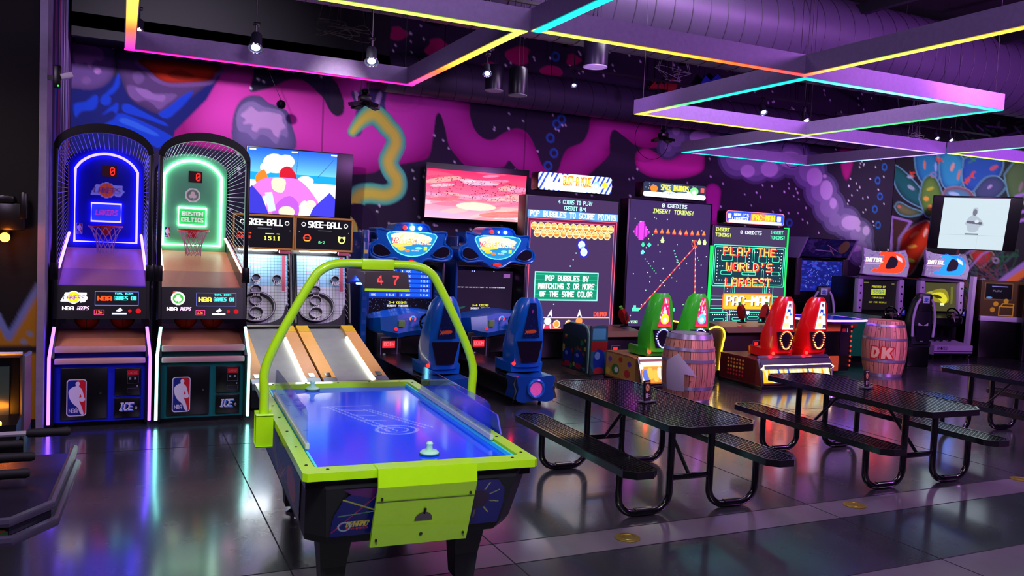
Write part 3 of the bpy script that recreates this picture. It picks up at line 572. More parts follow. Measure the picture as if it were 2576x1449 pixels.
# loose painted clutter high on the wall
for x, y, s, c, lab in ((1670, 215, .34, (150, 24, 14), 'red painted panel shape high among the ceiling clutter'), (1788, 205, .26, (20, 60, 190), 'blue painted panel shape high among the ceiling clutter')):
    p = onY(x, y, 13.2); o = MB().prism([(-s, -.1), (-s*.5, .1), (0, .02), (s*.6, .16), (s, .1), (s*.7, -.12), (0, -.06)], 'y', 0, .05).build('wall_ornament', mat('ornament_%d' % x, c, .5), smooth=False); o.location = p; tag(o, lab, 'ornament')
p = onY(1640, 350, 13.2); o = MB().torus((0, 0, 0), .38, .006, 'y', 36, 5).tube([(0, 0, .38), (.02, .05, 1.2), (0, .1, 2.9)], .006, 5).build('cable_loop', BLKM); o.location = p; tag(o, 'thin black cable loop hanging against the pink mural shape', 'cable')
for x, y, r_ in ((1995, 385, .3),):
    p = onY(x, y, 13.2); o = MB().torus((0, 0, 0), r_, .006, 'y', 36, 5).tube([(0, 0, r_), (.02, .05, 1.2), (0, .1, 2.9)], .006, 5).build('cable_loop', BLKM); o.location = p; tag(o, 'thin black cable loop against the purple cloud mural', 'cable')
# brass floor boxes
BR = mat('worn_brass', (170, 150, 60), .38, .9, var=.3, scale=40)
for x, y, lab in ((1578, 1353, 'round brass floor cover in front of the nearest picnic table'), (2150, 1271, 'round brass floor cover in front of the second picnic table'), (2568, 1206, 'round brass floor cover at the right edge of the floor')):
    p = onZ(x, y, 0); t = thing('floor_cover', lab, 'floor cover', (p.x, p.y, 0), group='round brass floor covers')
    MB().lathe([(.001, 0), (.085, 0), (.085, .004), (.078, .006), (.001, .006)], n=28).build('plate', BR, t); MB().torus((0, 0, .006), .05, .0025, 'z', 24, 6).build('rim', BR, t)
# ================================================================= BASKETBALL GAMES
WOODR = mat('court_laminate', (222, 148, 112), .4, var=.12, scale=30); RAIL = mat('pale_rail', (205, 160, 160), .45)
ORNG = mat('basketball_rubber', (190, 52, 24), .55, bump=.4, scale=80); REDM = mat('red_metal', (205, 30, 26), .35); NET = mat('net_cord', (190, 150, 180), .7)
WIRE = mat('bright_wire', (190, 180, 205), .35, .7)
def nba_logo(name, parent, fn, sc=1):
    c = Cv(50, 104, None, 3); c.rrect(0, 0, 50, 104, 9, (225, 215, 235)); c.rrect(2.5, 2.5, 47.5, 101.5, 7, (28, 40, 130)); 
    c.a[:] = c.a
    sl, m = c.mask([(27, 2.5), (41, 2.5), (47.5, 9), (47.5, 95), (41, 101.5), (38, 101.5), (36, 80), (30, 40)]); c._p(sl, m, (205, 30, 44))
    c.poly(smooth([(24, 8), (30, 7), (33, 13), (31, 20), (38, 28), (41, 38), (44, 50), (43, 56), (38, 52), (35, 42), (32, 52), (33, 64), (38, 78), (43, 97), (40, 101), (34, 95), (28, 80), (16, 68), (9, 56), (6, 45), (5, 34), (10, 26), (17, 21), (23, 19), (22, 13)], 4), (225, 215, 235))
    c.ell(39, 57, 7.5, 6.5, (225, 215, 235)); c.text(6, 82, 'NBA', 13, (225, 215, 235), 6.5, 1.15, bold=.5)
    return panel(name, c, fn, PRINT, parent)
def laker(c, cx, cy, s, ball, ink, wing):
    c.poly([(cx-2.0*s, cy+.7*s), (cx-1.3*s, cy-.75*s), (cx+2.0*s, cy-.75*s), (cx+1.9*s, cy-.2*s), (cx+2.2*s, cy+.1*s), (cx+1.7*s, cy+.8*s), (cx+1.1*s, cy+.85*s), (cx+.9*s, cy+.6*s), (cx-1.2*s, cy+.7*s)], wing)
    c.ell(cx, cy, 1.06*s, 1.06*s, wing); c.ell(cx, cy, .96*s, .96*s, ball); c.line([(cx, cy-.9*s), (cx, cy+.9*s)], .05*s, ink); c.line([(cx-.9*s, cy), (cx+.9*s, cy)], .05*s, ink)
    c.ring(cx-1.3*s, cy, 1.0*s, 1.05*s, wing) if False else None
    c.text(cx-1.65*s, cy-.38*s, 'LAKERS', .8*s, ink, .48*s, 1.15, slant=.15, bold=.05*s)
def celt(c, cx, cy, s, rim, fill, leaf):
    c.ell(cx, cy, s, s, rim); c.ell(cx, cy, s*.78, s*.78, fill)
    for a in (90, 210, 330): c.ell(cx+.27*s*math.cos(math.radians(a)), cy-.27*s*math.sin(math.radians(a)), .27*s, .27*s, leaf)
    c.line([(cx, cy), (cx+.12*s, cy+.6*s)], .1*s, leaf)
def hoops(label, loc, blue):
    t = thing('basketball_game', label, 'arcade game', loc)
    NEON = neon('blue_neon' if blue else 'white_green_neon', (80, 70, 255) if blue else (222, 255, 236), 9 if blue else 6.5)
    NEOF = neon('violet_neon' if blue else 'mint_neon', (105, 60, 255) if blue else (140, 250, 235), 8 if blue else 4.5)
    NEOD = neon('violet_tube' if blue else 'pink_tube', (130, 80, 255) if blue else (255, 160, 140), 8 if blue else 5)
    h = .41
    BODY = mat('cabinet_blue' if blue else 'cabinet_green', (20, 34, 225) if blue else (8, 120, 116), .35)
    for sx in (-1, 1):
        x0, x1 = (sx*h, sx*(h-.03))
        MB().prism([(0, .03), (0, .66), (.10, .93), (.22, 1.0), (.30, 1.46), (1.75, 1.78), (1.9, 1.78), (1.9, .03)], 'x', x0, x1).build('side_panel', BLK, t, smooth=False)
        xx = sx*(h-.008)
        MB().tube([(xx+sx*.02, -.016, .05), (xx+sx*.02, -.016, .66), (xx-sx*.012, .088, .935)], .014, 8).build('edge_neon', NEOF, t)
        MB().tube([(sx*(h-.035), .34, 1.475), (sx*(h-.05), 1.75, 1.79)], .014, 8).build('rail_neon', NEOD, t)
        MB().box(sx*h-.02, sx*h+.02, .3, .38, .98, 2.6, .006).box(sx*h-.035, sx*h+.035, .28, .40, 1.36, 1.52, .008).build('front_post', BLKM, t)
    # lower cabinet
    m = MB().box(-h+.03, h-.03, .05, 1.85, .05, .62); m.build('cabinet_body', BODY, t, smooth=False)
    MB().box(-h+.04, h-.04, .1, .3, 0, .06).build('plinth', BLK, t, smooth=False)
    MB().box(-h+.03, h-.03, .1, .5, .62, .75).build('ball_trough', BODY, t, smooth=False)
    MB().box(-h+.03, h-.03, -.01, .06, .600, .652, .008).build('lower_rail', RAIL, t); MB().box(-h+.03, h-.03, .01, .07, .705, .762, .008).build('upper_rail', RAIL, t)
    MB().prism([(.06, .74), (.3, .79), (.62, .86), (.95, .875), (.95, .84), (.6, .82), (.3, .75), (.06, .70)], 'x', -h+.03, h-.03).build('ball_return_ramp', WOODR, t, smooth=False)
    d = MB().box(-.33, .06, .032, .055, .075, .56, .006).build('cabinet_door', BLK, t); nba_logo('logo_panel', d, flatmap((-.28, .029, .455), (.165, 0, 0), (0, 0, -.345)))
    MB().lathe([(.001, -.006), (.010, -.006), (.012, 0)], (.0, .034, .32), 12, 'y').build('lock', CHR, d)
    d = MB().box(.12, .345, .03, .055, .285, .55, .006).build('coin_door', BLK, t)
    c = Cv(60, 70, None, 2); c.rect(28, 4, 56, 18, (190, 30, 40)); c.text(31, 8, 'COINS', 6, (230, 120, 120), 3.6); c.frame(28, 20, 56, 40, 1, (90, 90, 100)); c.rect(33, 24, 38, 30, (150, 150, 160)); c.rect(45, 24, 50, 30, (150, 150, 160)); c.frame(28, 52, 56, 64, 1, (80, 80, 90)); c.ell(53, 47, 2, 2, (170, 170, 180))
    panel('coin_slots', c, flatmap((.125, .0285, .545), (.215, 0, 0), (0, 0, -.25)), PRINT, d)
    d = MB().box(.12, .345, .03, .055, .075, .265, .006).build('cash_door', BLK, t)
    c = Cv(70, 50, None, 2); c.text(10, 12, 'ICE', 24, (60, 110, 200), 13, 1.1, slant=.2, bold=2); c.text(8, 9, 'ICE', 24, (225, 225, 240), 13, 1.1, slant=.2, bold=1.2); c.ring(62, 26, 2.4, 3.6, (200, 200, 210))
    panel('maker_logo', c, flatmap((.13, .0285, .25), (.2, 0, 0), (0, 0, -.16)), PRINT, d)
    # console
    co = MB().prism([(.20, 1.0), (.26, 1.31), (.36, 1.31), (.36, 1.0)], 'x', -h+.03, h-.03).build('console', BLK, t, smooth=False)
    c = Cv(152, 60, None, 2); 
    if blue: laker(c, 27, 20, 11, (255, 225, 0), (120, 50, 150), (255, 255, 255))
    else: c.ell(24, 10, 5, 5, (230, 60, 30)); celt(c, 29, 20, 13, (240, 250, 240), (60, 150, 60), (230, 250, 200))
    c.text(8, 37, 'NBA', 7, (255, 235, 245), 6, 1.1, bold=.6); c.text(33, 37, 'HOOPS', 7, (255, 200, 255), 3.4, 1.15, slant=.25)
    c.frame(63, 8, 140, 35, 1.2, (90, 100, 190)); c.text(67, 17, 'NBA', 9, (255, 70, 20) if blue else (240, 220, 60), 7.5, 1.15, bold=.8)
    c.text(98, 10, 'COOL BOOM', 3.6, (60, 230, 220), 3); c.text(96, 17, 'GAMES ON', 8, (70, 245, 235), 4.2, 1.2, bold=.4)
    c.frame(62, 43, 80, 53, .8, (200, 60, 120)); c.text(65, 45, '126', 6, (255, 90, 40), 3.2)
    c.poly([(100, 45), (108, 39), (112, 44), (106, 47)], (230, 240, 255)); c.rect(93, 49, 119, 51.5, (190, 195, 230))
    panel('console_display', c, flatmap((-h+.035, .2545, 1.30), (2*h-.07, 0, 0), (0, -.0575, -.297)), BACKLIT, co)
    for bx, r_ in ((.24, .016), (.315, .024)):
        MB().lathe([(.001, -.018), (r_*.8, -.016), (r_, -.004), (r_, .004)], (bx, .2155, 1.075), 16, 'y').build('red_button', neon('red_button_glow', (200, 25, 35), .9), co)
    MB().box(-h+.03, h-.03, .30, .31, 1.31, 1.47).build('clear_guard', glass('clear_acrylic'), t, smooth=False)
    # court, back
    MB().prism([(.36, 1.28), (1.84, 1.63), (1.84, 1.58), (.36, 1.22)], 'x', -h+.03, h-.03).build('court_ramp', WOODR, t, smooth=False)
    W = .375; out = [(-W, 1.60), (W, 1.60), (W, 2.56)]+[(W*math.cos(a), 2.56+.20*math.sin(a)) for a in np.linspace(.25, PI-.25, 13)]+[(-W, 2.56)]
    bb = MB().prism(out, 'y', 1.85, 1.89).build('backboard', mat('backboard_blue' if blue else 'backboard_green', (14, 26, 190) if blue else (104, 205, 150), .3), t, smooth=False)
    w2 = .313; shp = smooth([(w2, 2.50), (w2*.8, 2.585), (w2*.45, 2.655), (0, 2.682), (-w2*.45, 2.655), (-w2*.8, 2.585), (-w2, 2.50)], 4, False)
    MB().tube([(x, 1.835, z) for x, z in [(-w2, 1.70), (w2, 1.70)]+shp], .014, 8, closed=True).build('outline_neon', NEON, bb)
    MB().tube([(-.15, 1.838, 1.93), (.15, 1.838, 1.93), (.15, 1.838, 2.13), (-.15, 1.838, 2.13)], .011, 8, closed=True).build('target_neon', NEON, bb)
    c = Cv(62, 96, None, 3)   # 0.62 x 0.96 m
    L = lambda z: (2.66-z)*100
    if blue: laker(c, 31, L(2.28), 8.2, (190, 70, 40), (90, 40, 120), (120, 120, 220)); c.rect(17, L(2.12), 45, L(1.94), (50, 70, 230)); c.text(20, L(2.06), 'LAKERS', 6, (220, 60, 190), 3, 1.25, slant=.15, bold=.3)
    else: celt(c, 31, L(2.28), 8.4, (200, 190, 200), (90, 110, 100), (190, 170, 180)); c.rect(17, L(2.12), 45, L(1.94), (40, 190, 90)); c.text(31, L(2.09), 'BOSTON', 5, (240, 255, 240), 3.2, 1.2, True, bold=.5); c.text(31, L(2.02), 'CELTICS', 5, (240, 255, 240), 2.9, 1.2, True, bold=.5)
    for x in (4, 58): 
        for z in (2.52, 2.25, 1.98, 1.76): c.ell(x, L(z), .6, .6, (10, 20, 20))
    panel('printed_decals', c, flatmap((-.31, 1.846, 2.66), (.62, 0, 0), (0, 0, -.96)), attmat('edge_lit_print', .3, .3), bb)
    c = Cv(15, 14, (26, 8, 12), 2); c.text(8, 2, '0', 10, (255, 40, 30), 5, bold=0); panel('score_display', c, flatmap((-.05, 1.844, 2.56), (.15, 0, 0), (0, 0, -.13)), BACKLIT, bb)
    nba_logo('logo_panel', bb, flatmap((-.295, 1.844, 1.90), (.06, 0, 0), (0, 0, -.12)))
    hp = MB().torus((0, 1.62, 1.875), .165, .011, 'z', 28, 8).box(-.05, .05, 1.78, 1.85, 1.78, 1.885, .006).box(-.03, .03, 1.62+.15, 1.84, 1.865, 1.88).build('hoop', REDM, t)
    m = MB(); n = 12
    for k in range(n):
        for sg in (-1, 1):
            P = []
            for j in range(7):
                a = 2*PI*(k+sg*j*.42)/n; r_ = .16-.075*math.sin(min(1, j/5)*PI/2); P.append((r_*math.cos(a), 1.62+r_*math.sin(a), 1.87-.048*j))
            m.tube(P, .0035, 5)
    m.build('net', NET, hp)
    # cage
    def arch(hw, z0, pk, n=22): return [(hw*math.cos(a), z0+(pk-z0)*math.sin(a)) for a in np.linspace(0, PI, n)]
    fo, fi = arch(h+.02, 2.6, 2.85), arch(h-.03, 2.58, 2.765)
    MB().prism(fo+fi[::-1], 'y', .30, .38).build('front_arch', BLKM, t, smooth=False)
    ra = arch(.40, 2.52, 2.74)
    MB().tube([(x, 1.87, z) for x, z in [(.40, 1.65)]+ra+[(-.40, 1.65)]], .014, 8).build('rear_arch', BLKM, t)
    m = MB(); fa = arch(h-.02, 2.59, 2.77, 28); rb = arch(.38, 2.52, 2.73, 28)
    for (x0_, z0_), (x1_, z1_) in zip(fa, rb): m.tube([(x0_, .38, z0_), (x1_, 1.87, z1_)], .0028, 5, cap=False)
    for sx in (-1, 1):
        for k in range(20):
            q = k/19; m.tube([(sx*(h-.015), .36, 1.50+q*1.07), (sx*.385, 1.86, 1.80+q*.70)], .0028, 5, cap=False)
        m.tube([(sx*(h-.015), .36, 1.48), (sx*(h-.015), .36, 2.6)], .005, 5)
    m.tube([(x, .37, z) for x, z in fa], .005, 5); m.build('cage_wires', WIRE, t)
    return t
hoops('basketball game with blue neon and LAKERS on the backboard', (-.14, 8.55, 0), True)
hoops('basketball game with white green neon and BOSTON CELTICS panel', (.762, 8.53, 0), False)
def ballthing(lab, x, y, z, r=.115):
    t = thing('basketball', lab, 'ball', (x, y, z), group='basketballs in the return trays'); MB().ball((0, 0, 0), r, 24).build('ball_skin', ORNG, t)
    m = MB()
    for ax in 'xyz': m.torus((0, 0, 0), r+.0005, .002, ax, 28, 5)
    m.build('seam_lines', BLK, t)
ballthing('red orange basketball in the left of the white neon game tray', .63, 9.16, .972); ballthing('red orange basketball in the right of the white neon game tray', .89, 9.16, .972)
ballthing('dim basketball in the left of the blue neon game tray', -.28, 9.18, .972); ballthing('dim basketball in the right of the blue neon game tray', .04, 9.18, .972)
# ================================================================= ALLEY ROLLERS
GOLD = mat('golden_laminate', (232, 172, 70), .4, var=.1); TANL = mat('tan_laminate', (214, 156, 92), .4); LANE = mat('grey_lane', (130, 134, 134), .35, var=.2, scale=8)
def skee(label, X, first):
    t = thing('alley_roller', label, 'arcade game', (X, 9.0, 0)); h = .37
    m = MB().prism([(.0, .02), (.0, .26), (1.7, .66), (2.0, .68), (2.6, .68), (2.6, .02)], 'x', -h, h-.0); m.build('cabinet_body', BLK, t, smooth=False)
    MB().prism([(.06, .275), (1.72, .668), (1.72, .645), (.06, .25)], 'x', -.215, .215).build('ball_lane', LANE, t, smooth=False)
    for sx in (-1, 1):
        a, b = sorted((sx*.215, sx*(h-.002)))
        rr = MB().prism([(-.02, .28), (1.7, .705), (1.75, .67), (0, .24)], 'x', a, b).build('side_rail', TANL if sx > 0 else GOLD, t, smooth=False)
        q = (a+b)/2
        MB().prism([(-.025, .285), (.10, .315), (.10, .30), (-.025, .22)], 'x', a+.002, b-.002).build('end_plate', STEEL, rr, smooth=False)
        MB().prism([(.12, .322), (.22, .346), (.22, .340), (.12, .316)], 'x', q-.03, q+.03).build('ticket_window', BLKG, rr, smooth=False)
        MB().prism([(1.5, .662), (1.71, .712), (1.71, .705), (1.5, .655)], 'x', a+.001, b-.001).build('rail_cap', mat('yellow_cap', (214, 170, 30), .4), rr, smooth=False)
        xx = sx*.205
        if sx > 0: MB().tube([(xx, .05, .292), (xx, 1.35, .60)], .010, 6).build('lane_light', neon('lane_light', (250, 255, 225), 13), t)
    # target board, sloping back
    bd = MB().prism([(1.98, .66), (2.0, .66), (2.16, 1.60), (2.14, 1.60)], 'x', -h+.03, h-.03).build('target_board', GREY, t, smooth=False)
    c = Cv(96, 140, (150, 205, 235), 2)   # spans .68 x .94
    c.rect(0, 60, 96, 140, (215, 222, 230)); c.poly(smooth([(2, 140), (2, 96), (12, 122), (48, 134), (84, 122), (94, 96), (94, 140)], 4), (44, 42, 52))
    for x in range(0, 97, 6): c.rect(x, 0, x+.7, 140, (30, 36, 50))
    for y in range(0, 141, 6): c.rect(0, y, 96, y+.7, (30, 36, 50))
    for k in range(12): c.text(22+RNG.randint(0, 20), 12+k//4*9, '-', 6, (230, 110, 120), 9)
    c.rect(86, 0, 92, 70, (200, 90, 110)); c.poly([(0, 0), (4, 0), (4, 100), (0, 110)], (20, 20, 28)); c.text(40, 112, '10', 9, (235, 235, 235), 6, 1.2, bold=.5, slant=.1)
    fb = lambda u, v: (-.345+.69*u, 2.155-.157*v-.009*0, 1.592-.93*v)
    panel('target_face', c, lambda u, v: (-.345+.69*u, 2.134-.157*v, 1.592-.925*v), attmat('board_paint', 0, .35), bd)
    def bp(x, z): q = (1.592-z)/.925; return Vector((x, 2.134-.157*q, z))
    tilt = Matrix.Rotation(-.17, 4, 'X')
    def ringcup(x, z, R_, d, num, nm='target_ring'):
        o = bp(x, z); M = Matrix.Translation(o) @ tilt
        N = 26; m = MB(); sc = .8
        rg = lambda r, yy: [(r*math.cos(2*PI*k/N), yy, r*sc*math.sin(2*PI*k/N)-yy*.35) for k in range(N)]
        m.loft([rg(R_*1.0, 0), rg(R_*1.04, -d), rg(R_*.93, -d), rg(R_*.9, 0)], cap=False); g = m.build(nm, mat('dark_ring', (48, 46, 58), .35), bd, xf=M)
        m = MB(); m.tube([(R_*.98*math.cos(2*PI*k/N), -d, R_*.98*sc*math.sin(2*PI*k/N)+d*.35) for k in range(N)], .005, 5, closed=True); m.build('ring_lip', mat('pale_lip', (190, 190, 200), .4), g, xf=M)
        if num:
            cc = Cv(14, 9, None, 3); cc.text(7, 1, num, 7, (235, 235, 240), 4.6, 1.2, True, bold=.3, slant=.08)
            panel('number', cc, flatmap((-.05, -d-.004, -R_*sc*.72+d*.35), (.1, 0, 0), (0, 0, -.062)), attmat('board_paint', 0, .35), g).matrix_local = M
    ringcup(-.06, .90, .235, .07, None, 'large_ring'); ringcup(-.06, .83, .085, .07, '20'); ringcup(-.06, .99, .075, .06, '30'); ringcup(-.06, 1.13, .065, .055, '40'); ringcup(-.06, 1.28, .055, .05, '50'); ringcup(.20, 1.27, .055, .06, '100')
    m = MB()
    for sx in (-1, 1): m.prism([(1.62, .66), (2.0, .66), (2.24, 1.72), (1.98, 1.72)], 'x', sx*h-.012, sx*h+.012) if False else m.tube([(sx*(h-.01), 1.74, .70), (sx*(h-.02), 1.78, .74), (sx*(h-.02), 1.98, 1.62)], .022, 6)
    m.tube([(-h+.02, 1.74, .70), (h-.02, 1.74, .70)], .022, 6); m.build('board_frame', BLKM, t)
    # side netting right
    m = MB()
    for k in range(11): m.tube([(h-.03, 1.80+.02*k, .78+.075*k), (h-.03, 2.0+.015*k, .84+.072*k)], .003, 4)
    m.build('side_net', WIRE, t)
    # marquee
    mq = MB().box(-h-.005, h+.005, 1.90, 2.35, 1.68, 2.10, .01).build('marquee_box', BLK, t)
    m = MB()
    for z in (1.68, 2.10): m.box(-h-.01, h+.01, 1.88, 1.915, z-.012, z+.014, .004)
    for x in (-h-.01, h-.012): m.box(x, x+.022, 1.88, 1.915, 1.68, 2.10, .004)
    m.build('orange_trim', GOLD, mq)
    c = Cv(144, 80, (12, 10, 16), 2)
    c.text(74, 6, 'SKEE-BALL', 17, (255, 255, 255), 9, 1.12, True, bold=1.2)
    c.ring(18, 15, 4, 5.5, (255, 255, 255)); c.ring(130, 15, 4, 5.5, (255, 255, 255)); c.rect(56, 29, 92, 31, (70, 70, 80))
    if first:
        for k, x in enumerate(range(4, 40, 6)): c.rect(x+3, 42, x+7, 45, (255, 70, 30)); c.text(x, 50, '15GEIN'[k], 8, (255, 60, 40), 4.5, 1)
        c.rect(76, 43, 98, 45, (200, 240, 90)); c.rect(104, 43, 112, 45, (200, 240, 90)); c.text(72, 50, '1511', 11, (230, 240, 90), 7, 1.6, bold=1)
    else:
        c.ring(28, 51, 7, 10, (255, 60, 40)); c.rect(17, 50, 39, 52, (255, 60, 40)); c.rect(20, 56, 36, 59, (255, 150, 60)); c.text(58, 58, '0/2', 7, (90, 255, 150), 5, 1.2)
        c.rect(110, 44, 116, 52, (230, 240, 140)); c.rect(124, 44, 130, 52, (230, 240, 140)); c.ring(120, 54, 6, 9, (230, 240, 120)); c.rect(108, 40, 134, 50, (12, 10, 16)) if False else None
    c.ell(7, 34, 1.2, 1.2, (120, 120, 120)); c.ell(138, 34, 1.2, 1.2, (120, 120, 120))
    panel('marquee_sign', c, flatmap((-h+.015, 1.895, 2.085), (2*h-.03, 0, 0), (0, 0, -.39)), BACKLIT, mq)
    MB().box(.20, .34, 1.9, 1.95, 1.62, 1.665, .01).build('pink_end_cap', mat('pink_cap', (230, 120, 150), .4), mq)
    MB().box(-.30, .18, 1.93, 1.955, 1.652, 1.668, .003).build('board_lamp', neon('board_lamp', (235, 245, 255), 60), mq)
    MB().box(-h, h, 2.17, 2.35, .66, 1.69).build('back_panel', BLK, t, smooth=False)
    return t
skee('left alley roller game, partly behind the white neon basketball game', 1.655, True)
skee('right alley roller game beside the blue racing game post', 2.418, False)
# ================================================================= TELEVISIONS
def tv(label, loc, w_, h_, rz, rx, cv, fx=0, th=.05, mm=SCREEN, frame=(10, 9, 14), bk=.2):
    t = thing('television', label, 'television', loc, rz); t.rotation_euler = (rx, 0, rz)
    MB().box(-w_/2, w_/2, -th/2, th/2, -h_/2, h_/2, .006).build('case', mat('tv_black', frame, .3), t)
    panel('screen', cv, flatmap((-w_/2+.018+fx[0], -th/2-.002, h_/2-.018-fx[1]), (w_-.036-fx[0]-fx[2], 0, 0), (0, 0, -(h_-.036-fx[1]-fx[3]))), mm, t)
    MB().box(-.06, .06, th/2, th/2+bk, -.06, .06).build('wall_bracket', BLKM, t, smooth=False); return t
c = Cv(200, 136, (40, 130, 235), 2)      # generic cartoon landscape, no figure
for i in range(26): c.rect(0, i*2, 200, i*2+2, (30+i*3, 90+i*4, 215)) 
c.rect(0, 50, 200, 66, (20, 150, 215)); c.rect(0, 66, 200, 136, (225, 235, 250))
c.ell(60, 30, 26, 20, (248, 246, 252)); c.ell(85, 24, 18, 14, (248, 246, 252)); c.ell(42, 40, 14, 12, (248, 246, 252)); c.ell(130, 62, 18, 10, (250, 248, 254))
c.poly(smooth([(18, 62), (36, 44), (46, 68), (30, 84)], 4), (240, 120, 30)); c.poly(smooth([(72, 44), (92, 34), (110, 58), (92, 76), (74, 70)], 4), (190, 20, 40))
c.poly(smooth([(-10, 120), (10, 84), (40, 62), (90, 58), (120, 64), (150, 92), (165, 118), (130, 104), (116, 120), (112, 140), (50, 140), (44, 100), (22, 108)], 5), (206, 112, 232)); c.poly(smooth([(60, 140), (70, 110), (96, 96), (116, 112), (112, 140)], 4), (176, 84, 214))
c.poly(smooth([(56, 62), (84, 62), (82, 86), (70, 90), (56, 82)], 3), (250, 214, 180)); c.ell(90, 130, 18, 12, (244, 204, 180)); c.ell(144, 112, 12, 10, (244, 210, 190))
c.poly([(0, 90), (12, 78), (34, 100), (50, 136), (0, 136)], (52, 50, 190)); c.poly([(186, 84), (200, 96), (200, 136), (142, 136), (150, 118)], (60, 56, 205)); c.poly([(40, 92), (56, 90), (66, 128), (50, 132)], (190, 215, 235))
c.line([(168, 0), (196, 0)], 1, (20, 40, 90)); c.line([(192, 14), (158, 52)], .8, (20, 40, 90)); c.line([(112, 0), (108, 50)], .8, (30, 60, 150))
for x in (4, 96, 186): c.rect(x, 2, x+14, 5, (250, 250, 255))
tv('television with a bright blue, white and lilac cartoon picture', (2.50, 13.05, 2.66), 1.62, 1.02, 0, .06, c, (0, 0, .24, .0), bk=.28)
c = Cv(150, 72, (235, 120, 150), 2)
for i in range(72):
    q = i/71; a = np.array([235, 40, 90])*(1-q)+np.array([250, 170, 190])*q; c.rect(0, i, 150, i+1, tuple(a))
for k in range(46):
    x, y = RNG.uniform(0, 150), RNG.uniform(0, 72); c.ell(x, y, RNG.uniform(12, 34), RNG.uniform(1.5, 4.5), random.choice([(250, 90, 120), (255, 215, 225), (240, 60, 90), (255, 190, 170), (200, 160, 200)]), RNG.uniform(-12, 6), .5)
c.ell(120, 62, 40, 5, (240, 80, 60), -4, .7); c.ell(20, 66, 40, 4, (170, 160, 200), 4, .7); c.ell(75, 52, 30, 6, (255, 240, 200), 0, .6)
for k in range(330): x = RNG.uniform(4, 150); y = RNG.uniform(8, 38)+x*.04; c.rect(x, y, x+1.5, y+.9, (40, 10, 40))
tv('television with a pink sunset sky full of small birds', (5.50, 13.12, 2.70), 1.90, .93, 0, .06, c, (0, .085, .03, .0), bk=.24)
c = Cv(150, 120, (196, 214, 222), 2); c.rect(0, 86, 150, 87, (176, 190, 200)); c.rect(88, 60, 89, 120, (186, 200, 208))
c.poly(smooth([(70, 24), (80, 22), (82, 34), (78, 40), (92, 50), (98, 62), (90, 66), (84, 78), (66, 78), (60, 64), (56, 60), (62, 46), (70, 38)], 4), (170, 182, 196)); c.ell(75, 33, 5, 8, (110, 112, 124)); c.line([(62, 56), (92, 58)], 6, (90, 92, 108)); c.line([(60, 84), (88, 84)], 3, (70, 74, 84)); c.ell(82, 54, 5, 4, (205, 215, 225))
TP = onR(2462, 562); P3 = onY(2450, 562, 10.6)
tv('television with a pale screen tilted down beside the flower mural', P3, 1.52, 1.04, math.radians(-41), .30, c, (.16, .0, .2, .0), .09, frame=(6, 14, 30), mm=attmat('pale_screen', .95, .3, base=0), bk=1.9)
# ================================================================= BLUE RACING GAMES
BLUE = mat('racing_blue', (2, 104, 200), .28, coat=.5); BLUED = mat('racing_blue_dark', (4, 70, 150), .3, coat=.4); DGL = mat('smoked_insert', (20, 14, 30), .25)
def seat(parent, shell, M, w_=.21, art=None, ring=None, zt=1.24, zb=.46, trim=None):
    """moulded racing seat facing +y; its back is towards -y"""
    s = MB(); R = []
    prof = [(0, .92, .0, .22), (.12, 1.0, -.01, .24), (.3, 1.04, -.02, .24), (.45, 1.02, -.03, .20), (.6, .96, -.04, .17), (.75, .88, -.05, .15), (.86, .76, -.05, .14), (.94, .62, -.045, .12), (1.0, .42, -.035, .08)]
    for q, wk, yb, dp in prof:
        z = zb+(zt-zb)*q; a = w_*wk
        R.append([(-a, yb+dp, z), (-a*1.02, yb+dp*.55, z), (-a*.80, yb+.01, z), (-a*.45, yb-.02, z), (0, yb-.025, z), (a*.45, yb-.02, z), (a*.80, yb+.01, z), (a*1.02, yb+dp*.55, z), (a, yb+dp, z), (a*.75, yb+dp*.6, z), (0, yb+dp*.5, z), (-a*.75, yb+dp*.6, z)])
    s.loft(R); o = s.build('seat_shell', shell, parent, xf=M)
    H = zt-zb
    MB().loft([[(-w_*.46, y0, zb+H*.07), (w_*.46, y0, zb+H*.07), (w_*.72, y0, zb+H*.38), (-w_*.72, y0, zb+H*.38)] for y0 in (-.052, -.0)]).build('lower_insert', DGL, o, xf=M)
    pan = MB().loft([[(-w_*a, y, zb-.06), (w_*a, y, zb-.06), (w_*a*1.05, y, zb+zz), (w_*.5*a, y, zb+zz-.02), (-w_*.5*a, y, zb+zz-.02), (-w_*a*1.05, y, zb+zz)] for y, a, zz in ((.02, .9, .05), (.2, 1.05, .05), (.42, 1.0, .07), (.5, .85, .03))]).build('seat_pan', shell, parent, xf=M)
    if trim: MB().tube([(-w_*1.02, .12, zb+.02), (-w_*1.0, .05, zb+H*.45), (-w_*.82, .02, zb+H*.75), (-w_*.3, -.01, zb+H*.985)], .008, 6).build('edge_trim', trim, o, xf=M)
    if art is not None:
        yb = lambda v: -.066-.012*(1-v)
        g = panel('back_art', art, lambda u, v: ((u-.5)*w_*(.36+.62*v), -.086+.018*v, zb+H*(.93-.50*v)), PRINT if ring is None else attmat('seat_art_lit', .9, .3), o); g.matrix_local = M
    if ring:
        pts = [(w_*.52*math.cos(a)*(1.0 if math.sin(a) > 0 else .8), -.062, zb+H*.235+H*.155*math.sin(a)) for a in np.linspace(0, 2*PI, 25)[:-1]]
        m = MB(); [m.ball(p, .010, 8) for p in pts]; m.build('light_ring', neon('ring_'+str(ring), ring, 7), o, xf=M)
    return o
